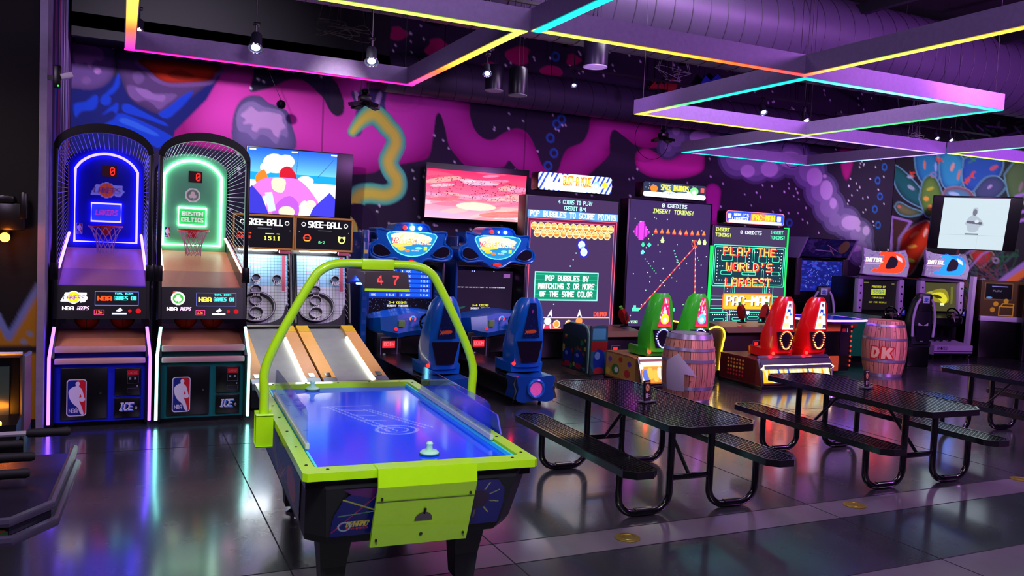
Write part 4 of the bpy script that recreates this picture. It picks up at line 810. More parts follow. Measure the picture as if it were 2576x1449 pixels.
def racer(label, X, sx_, lead):
    t = thing('racing_game', label, 'arcade game', (X, 0, 0)); h = .56
    for s_ in (-1, 1): MB().box(s_*h-.02, s_*h+.02, 11.35, 12.3, .02, 1.55 if s_ > 0 else 1.95, .008).build('side_frame', BLUED if s_ < 0 else BLK, t)
    MB().box(-h+.02, h-.02, 11.75, 12.3, .02, 1.5).build('monitor_housing', BLK, t, smooth=False)
    c = Cv(150, 95, (8, 6, 18) if lead else (26, 16, 36), 2)
    if lead:
        c.rect(0, 0, 150, 60, (16, 34, 130))
        for r in range(6):
            y = 2+r*9.5
            for a, b in ((4, 72), (78, 146)):
                c.rect(a, y, b, y+7, (20, 80, 215)); c.text(a+4, y+1.4, str(r+1), 4, (230, 240, 255), 3); c.text(a+14, y+1.4, 'ABC', 4, (200, 220, 255), 3); c.text(b-22, y+1.4, '5:31.07'[:6], 4, (220, 235, 255), 2.4)
        for k in range(160): x, y = RNG.uniform(0, 150), RNG.uniform(60, 95); c.rect(x, y, x+.8, y+.8, (60, 90, 180))
        c.text(75, 66, '3-4 COINS', 4.5, (240, 240, 60), 3.6, 1.2, True, bold=.2); c.text(75, 73, 'INSERT TOKENS', 4, (220, 220, 230), 3, 1.2, True, bold=.2)
    else:
        c.text(75, 34, 'COPYRIGHT 2009 GAME ENTERTAINMENT INC, ALL RIGHTS RESERVED', 2.2, (190, 190, 210), 1.6, 1.25, True)
        c.text(75, 70, '3-4 COINS', 4.5, (240, 240, 60), 3.6, 1.2, True, bold=.2); c.text(75, 77, 'INSERT TOKENS', 4, (220, 220, 230), 3, 1.2, True, bold=.2); c.poly([(10, 80), (40, 74), (38, 78), (12, 84)], (20, 90, 80), .5); c.rect(128, 6, 144, 14, (120, 70, 140))
    panel('monitor', c, flatmap((-h+.03, 11.74, 1.44), (2*h-.06, 0, 0), (0, 0, -.70)), SCREEN, t)
    # header
    out = smooth([(-.52, 2.02), (-.30, 1.99), (-.22, 2.09), (0, 2.11), (.22, 2.09), (.30, 1.99), (.52, 2.00), (.50, 1.84), (.61, 1.74), (.60, 1.62), (.46, 1.58), (.24, 1.60), (.12, 1.53), (0, 1.50), (-.12, 1.53), (-.24, 1.60), (-.46, 1.58), (-.60, 1.64), (-.61, 1.78), (-.50, 1.86)], 3)
    hd = MB().prism(out, 'y', 11.18, 11.55).build('header_shell', BLUE, t)
    bv = MB().tube([(x*.985, 11.175, 1.8+(z-1.8)*.97) for x, z in out], .016, 6, closed=True).build('header_rim', BLUE, hd)
    for s_ in (-1, 1):
        pts = smooth([(s_*.30, 1.67), (s_*.44, 1.79), (s_*.55, 1.77), (s_*.56, 1.67), (s_*.44, 1.62)], 3)
        MB().prism(pts, 'y', 11.165, 11.19).build('speaker_grille', DGL, hd); MB().tube([(x, 11.165, z) for x, z in pts], .009, 6, closed=True).build('speaker_rim', BLUE, hd)
    c = Cv(120, 56, None, 2); shp = smooth([(6, 4), (60, 1), (114, 4), (112, 22), (92, 46), (60, 54), (28, 46), (8, 22)], 4)
    c.poly(shp, (30, 130, 190)); c.line(shp+[shp[0]], 2, (110, 230, 240)); c.poly(smooth([(12, 8), (60, 2), (106, 12), (90, 24), (60, 14), (30, 26)], 4), (250, 240, 190)); c.poly([(14, 30), (40, 6), (34, 24), (70, 10), (60, 30), (24, 36)], (255, 200, 90))
    c.text(14, 13, 'H2', 13, (250, 240, 255), 7, 1.1, bold=1.4, slant=.2); c.text(12.5, 14, 'H2', 12, (205, 50, 60), 7, 1.1, bold=.4, slant=.2); c.text(31, 12, 'OVERDRIVE', 15, (255, 250, 210), 7.3, 1.1, bold=1.6, slant=.2); c.text(31, 17, 'OVERDRIVE', 11, (255, 130, 40), 7.3, 1.1, bold=-.6, slant=.2)
    c.ell(36, 38, 9, 4, (240, 190, 50)); c.ell(50, 42, 6, 3, (240, 120, 60)); c.text(60, 40, 'ARCADE', 3, (230, 230, 230), 2.4); c.rect(88, 32, 96, 40, (190, 230, 60)); c.ell(76, 36, 8, 3, (120, 210, 240))
    panel('header_sign', c, flatmap((-.38, 11.17, 1.985), (.76, 0, 0), (0, 0, -.36)), attmat('header_light', 1.25, .2, base=0), hd)
    for x, cc, r_, k in ((-.11, (255, 18, 14), .030, 9), (0.0, (190, 215, 255) if lead else (120, 130, 170), .032 if lead else .018, 22 if lead else 4), (.11, (70, 110, 255), .028, 18)):
        MB().ball((x, 11.165, 2.035), r_, 14).build('beacon_lamp', neon('beacon_%d_%d' % (x*100, lead), cc, k), hd)
    MB().ball((0, 11.17, 1.555), .07, 16, (1, .3, .42)).build('lower_lamp', neon('orange_red_lamp%d' % lead, (255, 40, 12), 2.2 if lead else .8), hd)
    MB().tube([(-.1, 11.17, 1.555), (0, 11.165, 1.51), (.1, 11.17, 1.555), (0, 11.165, 1.60)], .008, 6, closed=True).build('lamp_bezel', BLUE, hd)
    for x in (-.26, -.22, .1): MB().ball((x, 11.5, 1.44), .008, 8).build('blue_led', neon('blue_led', (70, 80, 255), 12), t)
    # dash
    d = MB().loft([[(x, y0, z0), (x, y0+.05, z1), (x, y1, z1+.03), (x, y1, z0-.02), (x, y0+.05, z0-.07)] for x, y0, y1, z0, z1 in ((-.58, 11.15, 11.35, .68, .76), (-.50, 10.85, 11.3, .63, .80), (-.30, 10.72, 11.3, .60, .84), (-.10, 10.75, 11.3, .63, .88), (.12, 10.78, 11.3, .64, .87), (.34, 10.72, 11.3, .60, .84), (.52, 10.85, 11.3, .62, .78), (.56, 11.15, 11.35, .68, .75))]).build('dashboard', BLUE, t)
    MB().box(-.30, .38, 10.86, 11.75, .30, .60, .02).build('dash_support', BLK, t)
    W = Matrix.Translation((.10, 10.62, .75)) @ Matrix.Rotation(-.35, 4, 'X')
    wh = MB().torus((0, 0, 0), .125, .016, 'y', 30, 8).build('steering_wheel', BLKG, t, xf=W)
    m = MB(); [m.tube([(0, 0, 0), (.12*math.cos(a), 0, .12*math.sin(a))], .011, 6) for a in (0, PI, -PI/2)]; m.tube([(0, .0, 0), (0, .16, -.02)], .02, 8); m.build('wheel_spoke', BLKM, wh, xf=W)
    MB().lathe([(.001, -.02), (.045, -.015), (.05, .01)], n=18, axis='y').build('wheel_hub', mat('hub_iridescent', (180, 150, 190), .2, .8, var=.5, scale=60), wh, xf=W)
    for gx, cols in ((-.10, ((255, 120, 60), (60, 120, 255), (255, 60, 60))), (.20, ((240, 60, 60), (230, 220, 60), (80, 220, 90)))):
        cc = Cv(20, 20, None, 2)
        for k, q in enumerate(cols):
            for a in np.linspace(200-k*80, 130-k*80, 14): cc.ell(10+7*math.cos(math.radians(a)), 10-7*math.sin(math.radians(a)), 1.8, 1.8, q)
        cc.ell(10, 10, 2.5, 2.5, (60, 80, 160)); panel('gauge', cc, flatmap((gx-.05, 10.70 if gx < 0 else 10.74, .85), (.1, 0, 0), (0, .02, -.1)), BACKLIT, d)
    MB().box(-.29, -.21, 10.705, 10.74, .69, .78, .004).build('small_display', mat('lcd_green', (90, 110, 70), .3, emit=(90, 110, 60), k=.3), d)
    MB().lathe([(.001, -.03), (.022, -.025), (.026, 0)], (-.33, 10.72, .66), 14, 'y').build('start_button', neon('start_red', (230, 30, 40), 1.2), d)
    # lower pillar
    pl = MB().box(-.56, -.20, 10.85, 11.35, .05, .60, .02).build('coin_pillar', BLK, t)
    c = Cv(30, 44, None, 2); c.rect(5, 8, 24, 18, (215, 40, 50)); c.text(7, 10, 'COIN', 5, (250, 150, 150), 3.4); c.frame(2, 2, 28, 42, .6, (60, 50, 80)); c.rect(6, 26, 10, 32, (90, 90, 100))
    panel('coin_panel', c, flatmap((-.52, 10.847, .56), (.28, 0, 0), (0, 0, -.42)), attmat('coin_lit', .8, .3), pl)
    MB().box(-.10, .45, 10.95, 10.97, .44, .46).build('foot_light', neon('cyan_strip', (90, 220, 255), 3), t, smooth=False)
    MB().box(-.58, .58, 10.9, 12.3, .0, .06).build('floor_base', BLK, t, smooth=False)
    # seat module
    bx = MB().box(sx_-.24, sx_+.24, 8.85, 10.9, .06, .30, .02).build('seat_rail_base', BLK, t)
    fr = smooth([(-.25, .33), (-.17, .35), (0, .33), (.17, .35), (.25, .33), (.225, .20), (.25, .08), (.15, .04), (0, .06), (-.15, .04), (-.25, .08), (-.225, .20)], 3)
    cap_ = MB().prism(fr, 'y', 8.55, 8.85).build('speaker_pod', BLUED, t, xf=Matrix.Translation((sx_, 0, 0)))
    MB().torus((sx_, 8.545, .20), .098, .022, 'y', 28, 8).build('speaker_ring', BLUE, cap_); MB().lathe([(.001, 0), (.08, 0), (.08, .01)], (sx_, 8.54, .20), 24, 'y').build('speaker_cone', mat('pink_speckle', (200, 90, 160), .5, emit=(190, 60, 130), k=.5, bump=.6, var=.6, scale=90), cap_)
    m = MB()
    for s_ in (-1, 1): m.tube([(sx_+s_*.25, 8.57, .34), (sx_+s_*.275, 8.57, .26), (sx_+s_*.245, 8.57, .18), (sx_+s_*.275, 8.57, .08)], .015, 6)
    m.build('chrome_trim', CHR, cap_)
    m = MB()
    for x in (-.18, .16): m.tube([(sx_+x, 8.75, .05), (sx_+x, 8.75, .03)], .012, 6).lathe([(.022, -.012), (.022, .012)], (sx_+x, 8.75, .022), 14, 'x')
    m.build('caster', RUB, t)
    a = Cv(30, 50, (10, 24, 70), 2); 
    for k in range(60): x, y = RNG.uniform(0, 30), RNG.uniform(0, 50); a.rect(x, y, x+1.5, y+1, (20, 50, 130))
    a.ell(15, 12, 2.4, 2.4, (150, 70, 160)); a.ell(16, 41, 9, 2.6, (215, 90, 40), -4); a.line([(3, 39), (8, 44)], 1, (230, 120, 60)); a.line([(3, 44), (8, 39)], 1, (230, 120, 60))
    seat(t, BLUE, Matrix.Translation((sx_, 8.80, 0)), .225, a, zt=1.25, zb=.42)
    MB().box(sx_-.2, sx_+.2, 8.86, 9.3, .28, .40, .02).build('seat_pedestal', BLKM, t)
    MB().ball((sx_-.20, 8.76, .47), .022, 12).build('tail_light', neon('tail_red', (255, 12, 8), 12), t)
racer('blue racing game on the left, its screen listing best times', 3.72, -.36, True)
racer('blue racing game on the right, its screen dark with one text line', 5.05, -.62, False)
# ================================================================= GIANT LED SCREEN GAMES
YS = 12.0
def giant(name, label, x0, x1, z0, z1, cv, mq, mqx, mqz, depth=.30):
    X = (x0+x1)/2; t = thing(name, label, 'arcade game', (X, YS, 0)); h = (x1-x0)/2
    MB().box(-h-.04, h+.04, .02, depth, .02, z1+.02, .01).build('cabinet_body', BLK, t)
    MB().box(-h-.02, h+.02, -.02, .05, z0-.05, z0-.01).build('lower_ledge', BLKM, t)
    panel('led_screen', cv, flatmap((-h, .012, z1), (2*h, 0, 0), (0, 0, z0-z1)), SCREENB, t)
    a, b = mqx[0]-X, mqx[1]-X
    m = MB().box(a, b, -.16, .10, mqz[0]-.005, mqz[1]+.005, .03).build('marquee_box', BLK, t)
    panel('marquee_sign', mq, flatmap((a+.005, -.165, mqz[1]), (b-a-.01, 0, 0), (0, 0, mqz[0]-mqz[1])), attmat('marquee_light', 1.35, .2, base=0), m)
    return t
DK = (58, 40, 76)
# bubble shooter: 1.73 x 2.17
c = Cv(173, 217, DK, 2)
c.text(88, 3, '4 COINS TO PLAY', 7, (170, 255, 250), 3.6, 1.2, True, bold=.4); c.text(88, 13, 'CREDIT 0/4', 7, (170, 255, 250), 3.6, 1.2, True, bold=.4)
c.rect(0, 22, 173, 34, (90, 150, 255))
c.text(86.5, 23, 'POP BUBBLES TO SCORE POINTS', 9.5, (245, 252, 255), 5.2, 1.18, True, bold=.6)
RDN = (255, 90, 110)
c.frame(1, 35, 172, 222, 1.2, RDN); c.frame(6, 40, 167, 222, 1.2, RDN); c.rect(2.2, 36.2, 171, 40, (90, 20, 60))
for r, n_, ox in ((0, 13, 13.2), (1, 12, 19)):
    for k in range(n_):
        x, y = ox+k*12.2, 48+r*11.5; c.ell(x, y, 6.3, 6.3, (255, 235, 170)); c.ell(x, y, 5.1, 5.1, (225, 120, 40)); c.poly([(x-4, y-2), (x, y-5), (x+4, y-2), (x+3, y)], (250, 190, 100)); c.rect(x-5, y-.4, x+5, y+.7, (255, 240, 170))
for x, y in ((104, 76), (109, 88)): c.ell(x, y, 10, 10, (10, 30, 200), 0, .55); c.ell(x, y, 6.5, 6.5, (225, 245, 255)); c.ell(x, y, 4.4, 4.4, (180, 220, 240))
for x, y in ((94, 90), (89, 101), (84, 112), (79, 124), (56, 176)): c.ell(x, y, 1.2, 1.2, (150, 220, 255))
c.rect(18, 122, 140, 170, (4, 120, 92)); c.frame(18, 122, 140, 170, 1.6, (150, 255, 230))
for y in range(127, 170, 8): c.rect(20, y, 138, y+.8, (30, 160, 120))
for k, s_ in enumerate(('POP BUBBLES BY', 'MATCHING 3 OR MORE', 'OF THE SAME COLOR')): c.text(79, 128+k*13, s_, 9.5, (255, 255, 255), 4.9, 1.22, True, bold=.6)
c.rect(34, 198, 166, 199.2, (255, 220, 170)); c.text(134, 188, 'DEMO', 8, (255, 80, 50), 5.5, 1.2, bold=.5)
for x, dx in ((46, 3), (106, 0)):
    c.poly([(x-4+dx, 197), (x+dx*2, 184), (x+5+dx, 197), (x+1+dx, 194)], (245, 250, 255)); c.ell(x, 204, 6.5, 6, (200, 230, 255) if dx else (230, 130, 60)); c.poly([(x-14, 217), (x-10, 207), (x, 211), (x+10, 207), (x+14, 217)], (225, 50, 90)); c.line([(x-8, 217), (x-6, 210)], 2, (250, 220, 230)); c.line([(x+6, 217), (x+5, 210)], 2, (250, 220, 230))
for x in (63, 86): c.ell(x, 209, 6.5, 6.5, (255, 220, 170)); c.ell(x, 209, 5, 5, (235, 140, 60)); c.rect(x-9, 215.5, x+9, 217, (250, 140, 120))
mq = Cv(140, 27, None, 2); mq.rrect(0, 0, 140, 27, 6, (235, 245, 255))
for k in range(-2, 20):
    if not 44 < k*9 < 86: mq.poly([(k*9, 27), (k*9+4, 27), (k*9+20, 0), (k*9+16, 0)], (40, 70, 190))
mq.rrect(12, 14, 118, 26, 4, (250, 252, 255)); mq.poly([(40, 2), (104, 2), (96, 24), (42, 24)], (255, 250, 240))
mq.text(72, 3, 'BUST-A-MOVE', 15, (255, 120, 20), 4.3, 1.14, True, bold=1.1); mq.text(72, 6, 'BUST-A-MOVE', 8, (255, 220, 60), 4.3, 1.14, True, bold=.3)
mq.ell(20, 12, 7, 6, (250, 230, 230)); mq.ell(110, 14, 6, 6, (120, 190, 230)); mq.ell(110, 15, 4, 4, (240, 250, 255)); mq.ell(126, 13, 5, 5, (255, 225, 40)); mq.a[:] = mq.a*(Cv(140, 27, None, 2).rrect(0, 0, 140, 27, 6, (1, 1, 1)).a > 0)
giant('bubble_shooter_game', 'giant screen game with rows of orange bubbles and a BUST-A-MOVE marquee', 5.93, 7.64, .50, 2.66, c, mq, (6.0, 7.38), (2.76, 3.04))
# starfield shooter
c = Cv(172, 216, (50, 34, 78), 2)
c.text(92, 3, '0 CREDITS', 7, (215, 240, 255), 5, 1.2, True, bold=.5); c.text(90, 13, 'INSERT TOKENS!', 7.5, (215, 245, 110), 5.3, 1.2, True, bold=.5, slant=.15)
PKK = (225, 60, 220)
for k in range(5): c.rect(8+k*3, 52-k*4, 42-k*3, 56+k*3, PKK if k % 2 == 0 else (150, 40, 160))   # plain stepped shape
for k in range(9): x = 55+k*13; c.poly([(x-4, 54), (x, 46), (x+4, 54)], (250, 130, 60)); c.rect(x-3.5, 54, x+3.5, 56, (225, 40, 40))
for x in (70, 150, 162): c.poly([(x-4.5, 68), (x, 60), (x+4.5, 68)], (190, 240, 140)); c.rect(x-3, 68, x+3, 71, (220, 250, 170))
for x, y, q in ((30, 75, (60, 220, 150)), (43, 75, (60, 220, 170)), (30, 88, (100, 210, 255))): c.rect(x-4, y-1, x+4, y+2, q); c.rect(x-2, y-3, x+2, y+4, q)
for k in range(34):
    q = k/34; x = 140-q*112; y = 76+q*112; c.line([(x, y), (x-2.1, y+2.1)], 1.5, (255, 60, 50) if k % 3 else (255, 190, 120))
    x = 142+q*6; c.line([(x, y), (x+.1, y+2.2)], 1.5, (255, 70, 60) if k % 3 else (255, 210, 140))
for a in range(4): c.ring(140, 70, 5+a*1.0, 5.5+a*1.0, (255, 110, 60)) if a == 1 else c.line([(134+a*2, 64), (146-a*2, 77)], 1, (255, 90, 50))
for k in range(46): x, y = RNG.uniform(8, 168), RNG.uniform(28, 200); c.ell(x, y, .9, .9, random.choice([(220, 250, 140), (160, 255, 190), (220, 235, 255), (220, 235, 255)]))
for k in range(7): c.ell(36+k*4, 100+k*4, 1, 1, (80, 230, 140)); c.ell(96+k*2.4, 84+k*5, 1.1, 1.1, (120, 240, 190))
for x in (14, 90): c.rect(x, 184, x+14, 190, (80, 240, 170)); c.rect(x+3, 180, x+8, 184, (80, 240, 170))
c.text(4, 206, '0/000', 5, (190, 255, 200), 4)
mq = Cv(134, 26, None, 2); mq.rrect(0, 0, 134, 26, 5, (38, 46, 70)); mq.rrect(0, 17, 134, 26, 5, (245, 250, 245)); mq.poly(smooth([(30, 26), (50, 14), (70, 16), (100, 12), (116, 26)], 4), (240, 248, 245))
for k in range(40): mq.ell(RNG.uniform(4, 130), RNG.uniform(2, 14), .5, .5, (230, 240, 240))
mq.poly([(34, 2), (98, 4), (92, 15), (38, 14)], (60, 90, 120)); mq.text(66, 3, 'SPACE INVADERS', 10, (250, 235, 60), 3.6, 1.18, True, bold=.8); mq.text(50, 16, 'FRENZY', 5, (120, 160, 190), 4, 1.2, bold=.3)
mq.ell(22, 11, 8, 6, (235, 120, 40)); mq.ell(108, 11, 9, 7, (120, 235, 130)); mq.ell(108, 13, 5, 4, (230, 250, 220)); mq.rrect(122, 4, 130, 12, 1, (230, 90, 80))
giant('starfield_shooter_game', 'giant screen game with red dashed beams and a yellow lettered space marquee', 7.88, 9.60, .54, 2.72, c, mq, (8.0, 9.33), (2.78, 3.03))
# maze game
c = Cv(168, 186, (56, 46, 76), 2); TEAL = (80, 245, 190)
c.text(2, 3, 'INSERT', 6.5, (225, 245, 100), 4.6, 1.15, bold=.4); c.text(2, 13, 'TOKENS!', 6.5, (225, 245, 100), 4.6, 1.15, bold=.4); c.text(58, 6, '0 CREDITS', 6.5, (230, 240, 255), 4.8, 1.15, bold=.4)
c.text(128, 3, 'INSERT', 6.5, (80, 245, 170), 4.6, 1.15, bold=.4); c.text(128, 13, 'TOKENS!', 6.5, (80, 245, 170), 4.6, 1.15, bold=.4)
def neonr(x0, y0, x1, y1, t=1.5):
    c.rrect(x0, y0, x1, y1, 3, TEAL); c.rrect(x0+t, y0+t, x1-t, y1-t, 2.4, (16, 46, 58))
neonr(0, 34, 168, 112); neonr(4, 38, 164, 108, 1)
for x, y, w_, h_ in ((18, 52, 26, 12), (54, 52, 20, 16), (88, 40, 6, 26), (104, 52, 20, 14), (136, 52, 18, 12), (18, 82, 26, 8), (66, 84, 34, 6), (112, 78, 6, 18), (136, 82, 20, 8), (44, 94, 6, 14)): neonr(x, y, x+w_, y+h_, 1.1)
for x in range(10, 162, 6):
    for y in (46, 74, 100):
        if (x*7+y) % 5: c.ell(x, y, .9, .9, (255, 245, 245))
for y in range(46, 104, 6):
    for x in (10, 82, 128, 158): c.ell(x, y, .9, .9, (255, 245, 245))
for x in (28, 44, 48, 52, 118, 122, 126, 142): c.rect(x, 112, x+1.2, 186, TEAL)
for y in (130, 136, 148, 153):
    c.rect(0, y, 40, y+1.2, TEAL); c.rect(130, y, 168, y+1.2, TEAL)
neonr(-6, 160, 40, 200); neonr(44, 158, 74, 200, 1.2); neonr(80, 160, 118, 200, 1.2); neonr(126, 158, 174, 200)
for x, y, w_, h_ in ((8, 172, 24, 6), (50, 170, 20, 6), (86, 168, 26, 6), (132, 170, 26, 6)): neonr(x, y, x+w_, y+h_, 1)
for x in range(6, 164, 5):
    for y in (165, 181): c.ell(x, y, 1, 1, (255, 245, 245))
for y in range(116, 186, 5):
    for x in (36, 134): c.ell(x, y, 1, 1, (255, 245, 245))
for k, s_ in enumerate(('PLAY THE', "WORLD'S", 'LARGEST')):
    hh_ = 17; y = 38+k*29; cw_ = 13.5; c.text(84, y, s_, hh_, (235, 30, 30), cw_, 1.16, True, bold=1.6)
    c.text(83, y-.4, s_, hh_-1, (255, 196, 100), cw_, 1.16, True, bold=-.4)
c.rrect(26, 124, 142, 156, 5, (255, 90, 40)); c.rrect(28, 126, 140, 154, 4, (255, 170, 40)); c.text(86, 131, 'PAC-MAN', 18, (90, 50, 30), 12.6, 1.16, True, bold=2.2); c.text(84, 129.5, 'PAC-MAN', 18, (255, 255, 235), 12.6, 1.16, True, bold=2)
c.rect(78, 158, 90, 164, (190, 200, 255))
mq = Cv(140, 22, None, 2); mq.rrect(0, 0, 140, 22, 5, (255, 120, 130)); mq.rrect(1, 1, 139, 21, 5, (40, 80, 215)); mq.rrect(6, 16, 134, 21, 2, (235, 245, 255))
mq.text(18, 4, "WORLD'S", 5, (245, 250, 255), 4.4, 1.15, bold=.5); mq.text(14, 11, 'LARGEST', 5.5, (245, 250, 255), 4.8, 1.15, bold=.5); mq.rect(58, 3, 118, 16, (255, 130, 60)); mq.text(89, 4.5, 'PAC-MAN', 10, (255, 225, 50), 6.8, 1.15, True, bold=1); mq.rrect(122, 5, 132, 15, 2, (250, 220, 220)); mq.rrect(4, 5, 12, 14, 2, (230, 235, 250))
MZ = giant('maze_game', 'giant screen game reading PLAY THE WORLD\'S LARGEST with a teal maze', 9.71, 11.42, .54, 2.36, c, mq, (9.80, 11.17), (2.42, 2.64))
for a_, b_ in ((-.9, 2.0), (.875, 2.4)): MB().box(a_, a_+.025, .0, .12, .5, b_).build('green_edge_light', neon('green_edge', (30, 220, 90), 1.2), MZ)
# ================================================================= SEATED SHOOTER BENCHES
def gun(label, x, y, Y, tilt, s=1.0):
    p = onY(x, y, Y); p.z = s; t = thing('mounted_gun', label, 'mounted gun', p, group='red mounted guns on the shooter consoles'); t.rotation_euler = (0, 0, .5); t.scale = (.85, .85, .85); s = 1
    M = Matrix.Rotation(tilt, 4, 'Y'); RG = mat('gun_red', (150, 16, 20), .3)
    MB().loft([[(x_-a*.5, -b, z), (x_+a*.5, -b, z), (x_+a*.5, b, z), (x_-a*.5, b, z)] for z, a, b, x_ in ((-.02, .10, .05, 0), (.08, .15, .06, .01), (.17, .14, .065, 0), (.26, .10, .05, 0), (.30, .06, .03, 0))]).build('gun_body', RG, t, xf=M)
    MB().tube([(0, 0, .28), (0, 0, .36)], .030*s, 10).build('muzzle', mat('gun_green', (90, 190, 50), .35), t, xf=M)
    MB().tube([(.03, 0, .02), (.08, 0, -.08)], .022, 8).tube([(0, 0, .0), (0, 0, -.09)], .02, 8).box(-.09, .09, -.07, .07, -.105, -.08, .01).build('grip', BLKM, t)
    MB().box(-.05, .05, -.066, -.056, .06, .2, .01).box(-.03, .06, .056, .066, .1, .24, .01).build('grille_panel', mat('gun_trim', (60, 30, 20), .4, .4), t, xf=M)
GRN = mat('seat_green', (60, 205, 44), .3, coat=.5); REDS = mat('seat_red', (225, 14, 20), .28, coat=.5)
def bench(label, X, Yf, wdt, shell, arts, ringc, seats, left_art, front, skirt, trim=None):
    t = thing('seated_shooter_bench', label, 'game bench', (X, Yf, 0)); h = wdt/2
    MB().prism([(-.0, .08), (.12, .40), (.30, .42), (.9, .42), (.9, .05), (.05, .05)], 'x', -h, h).build('bench_body', skirt, t, smooth=False)
    MB().box(-h-.01, h+.01, -.02, .92, .0, .06, .01).build('kick_plate', BLK, t)
    MB().box(-h*.9, h*.9, .93, 1.05, .02, .12, .01).build('foot_platform', BLKM, t)
    panel('front_art', front, lambda u, v: (-h+.02+u*(2*h-.04), .005+.10*(1-v)-.012, .10+.27*(1-v)), attmat('front_lit', .9, .3, base=0), t)
    MB().tube([(-h, -.01, .30), (-h*.95, .03, .335), (h*.95, .03, .335), (h, -.01, .30)], .018, 8).build('front_bumper_light', neon('warm_strip', (255, 225, 140), 7), t)
    MB().tube([(-h, .1, .42), (h, .1, .42)], .02, 8).tube([(-h, -.02, .06), (-h, .02, .25), (-h, .1, .42)], .02, 8).tube([(h, -.02, .06), (h, .02, .25), (h, .1, .42)], .02, 8).build('chrome_rail', CHR, t)
    panel('side_art', left_art, lambda u, v: (np.full_like(u, -h-.003), .88-.74*u, .40-.32*v), DIM if False else PRINT, t)
    for k, sx in enumerate(seats):
        seat(t, shell, Matrix.Translation((sx, .12, 0)), .215, arts[k], ringc, zt=1.30, zb=.50, trim=trim)
        MB().box(sx-.17, sx+.17, .2, .6, .40, .48, .02).build('seat_pedestal', BLKM, t)
        MB().ball((sx-.19, .10, .50), .024, 12).build('tail_light', neon('tail_red2', (255, 16, 10), 20), t)
    return t
def bubbles_art(main):
    a = Cv(26, 50, (190, 30, 90), 2)
    for k in range(26): x, y = RNG.uniform(0, 26), RNG.uniform(0, 34); a.ell(x, y, RNG.uniform(1.2, 3.4), RNG.uniform(1.2, 3.4), random.choice([(240, 120, 80), (250, 200, 210), (230, 60, 110), (250, 230, 240)]))
    a.ell(13, 36, 10, 9, main); a.ell(13, 38, 5, 4, (250, 250, 240)); a.rect(0, 46, 26, 50, (200, 60, 40)); return a
fa = Cv(120, 24, (240, 150, 40), 2)
for k in range(16): fa.ell(k*8, RNG.uniform(10, 22), 5, 7, random.choice([(250, 200, 60), (240, 100, 30), (90, 120, 220), (250, 230, 210)]))
fa.rect(0, 0, 120, 5, (240, 240, 250))
la = Cv(60, 30, (196, 150, 70), 2)
for x, y, r_, q in ((8, 8, 4, (120, 70, 160)), (30, 6, 4, (200, 50, 50)), (48, 9, 4, (100, 60, 160)), (20, 20, 8, (60, 130, 50)), (22, 20, 4, (240, 240, 240)), (44, 22, 6, (200, 60, 60)), (4, 24, 5, (220, 200, 60))): la.ell(x, y, r_, r_*.9, q)
gb = bench('two-seat bench with green moulded seats, behind the arrow barrel', 6.92, 9.15, 1.22, GRN, [bubbles_art((230, 220, 40)), bubbles_art((90, 200, 210))], (120, 110, 255), (-.24, .38), la, fa, mat('bench_yellow', (150, 104, 60), .4))
ra_ = Cv(26, 50, (220, 220, 235), 2)
for x, y, w_, h_, q in ((8, 4, 12, 8, (90, 70, 90)), (6, 14, 12, 8, (20, 60, 150)), (16, 22, 8, 6, (30, 120, 200)), (4, 26, 8, 8, (240, 150, 60)), (14, 32, 10, 8, (230, 240, 250)), (3, 38, 12, 10, (255, 210, 130)), (18, 42, 8, 8, (60, 60, 80))): ra_.rect(x, y, x+w_, y+h_, q); ra_.ell(x+w_/2, y+h_, 4, 3, (245, 240, 250))
fr_ = Cv(140, 30, (236, 236, 170), 2)
for k in range(14): fr_.poly([(k*10, 30), (k*10+5, 6), (k*10+11, 30)], random.choice([(250, 200, 30), (255, 170, 40), (60, 90, 200), (240, 240, 230)]))
fr_.rect(0, 0, 140, 4, (255, 245, 190)); fr_.text(30, 14, 'ARCADE', 10, (255, 215, 40), 8, 1.2, bold=1) if False else None
lr = Cv(60, 30, (70, 14, 16), 2)
for r in range(5):
    for k in range(6): lr.ell(14+k*5, 4+r*5, 1.4, 1.4, [(225, 150, 90), (220, 120, 60), (230, 190, 80), (200, 60, 60), (190, 40, 60)][r])
rb = bench('two-seat bench with red moulded seats and yellow lit front', 8.72, 8.78, 1.32, REDS, [ra_, ra_], (255, 110, 60), (-.20, .42), lr, fr_, mat('bench_maroon', (90, 18, 22), .4), trim=None)
nm = MB().prism([(-.02, .30), (.12, .47), (.14, .45), (.02, .28)], 'x', -.66, .66).build('front_badge_panel', mat('mirror_panel', (120, 100, 140), .2, .7), rb, smooth=False)
def console(label, x0, x1, Y, top, cc):
    t = thing('shooter_console', label, 'console', ((x0+x1)/2, Y, 0)); h = (x1-x0)/2
    MB().box(-h, h, 0, .5, .0, top-.05, .02).build('console_body', cc, t); MB().prism([(-.12, top-.08), (-.02, top), (.5, top+.05), (.5, top-.06)], 'x', -h-.02, h+.02).build('console_top', mat('warm_top', (120, 84, 70), .35), t, smooth=False)
    c = Cv(24, 30, None, 2); c.rect(6, 4, 16, 10, (220, 40, 40)); c.frame(2, 1, 22, 29, .7, (70, 50, 80)); panel('coin_panel', c, flatmap((-.1, -.004, top-.22), (.2, 0, 0), (0, 0, -.26)), attmat('coin_lit', .8, .3), t)
    MB().lathe([(.001, 0), (.03, 0), (.032, -.01)], (-.3, .1, top+.02), 12).build('red_button', neon('btn_red', (240, 70, 60), 1), t)
    return t
console('dark console under the red gun beside the bubble screen', 6.75, 7.6, 11.15, .56, mat('console_dark', (26, 22, 34), .35))
console('dark brown console under two red guns before the maze screen', 9.0, 10.4, 10.75, .66, mat('console_brown', (44, 26, 30), .35))
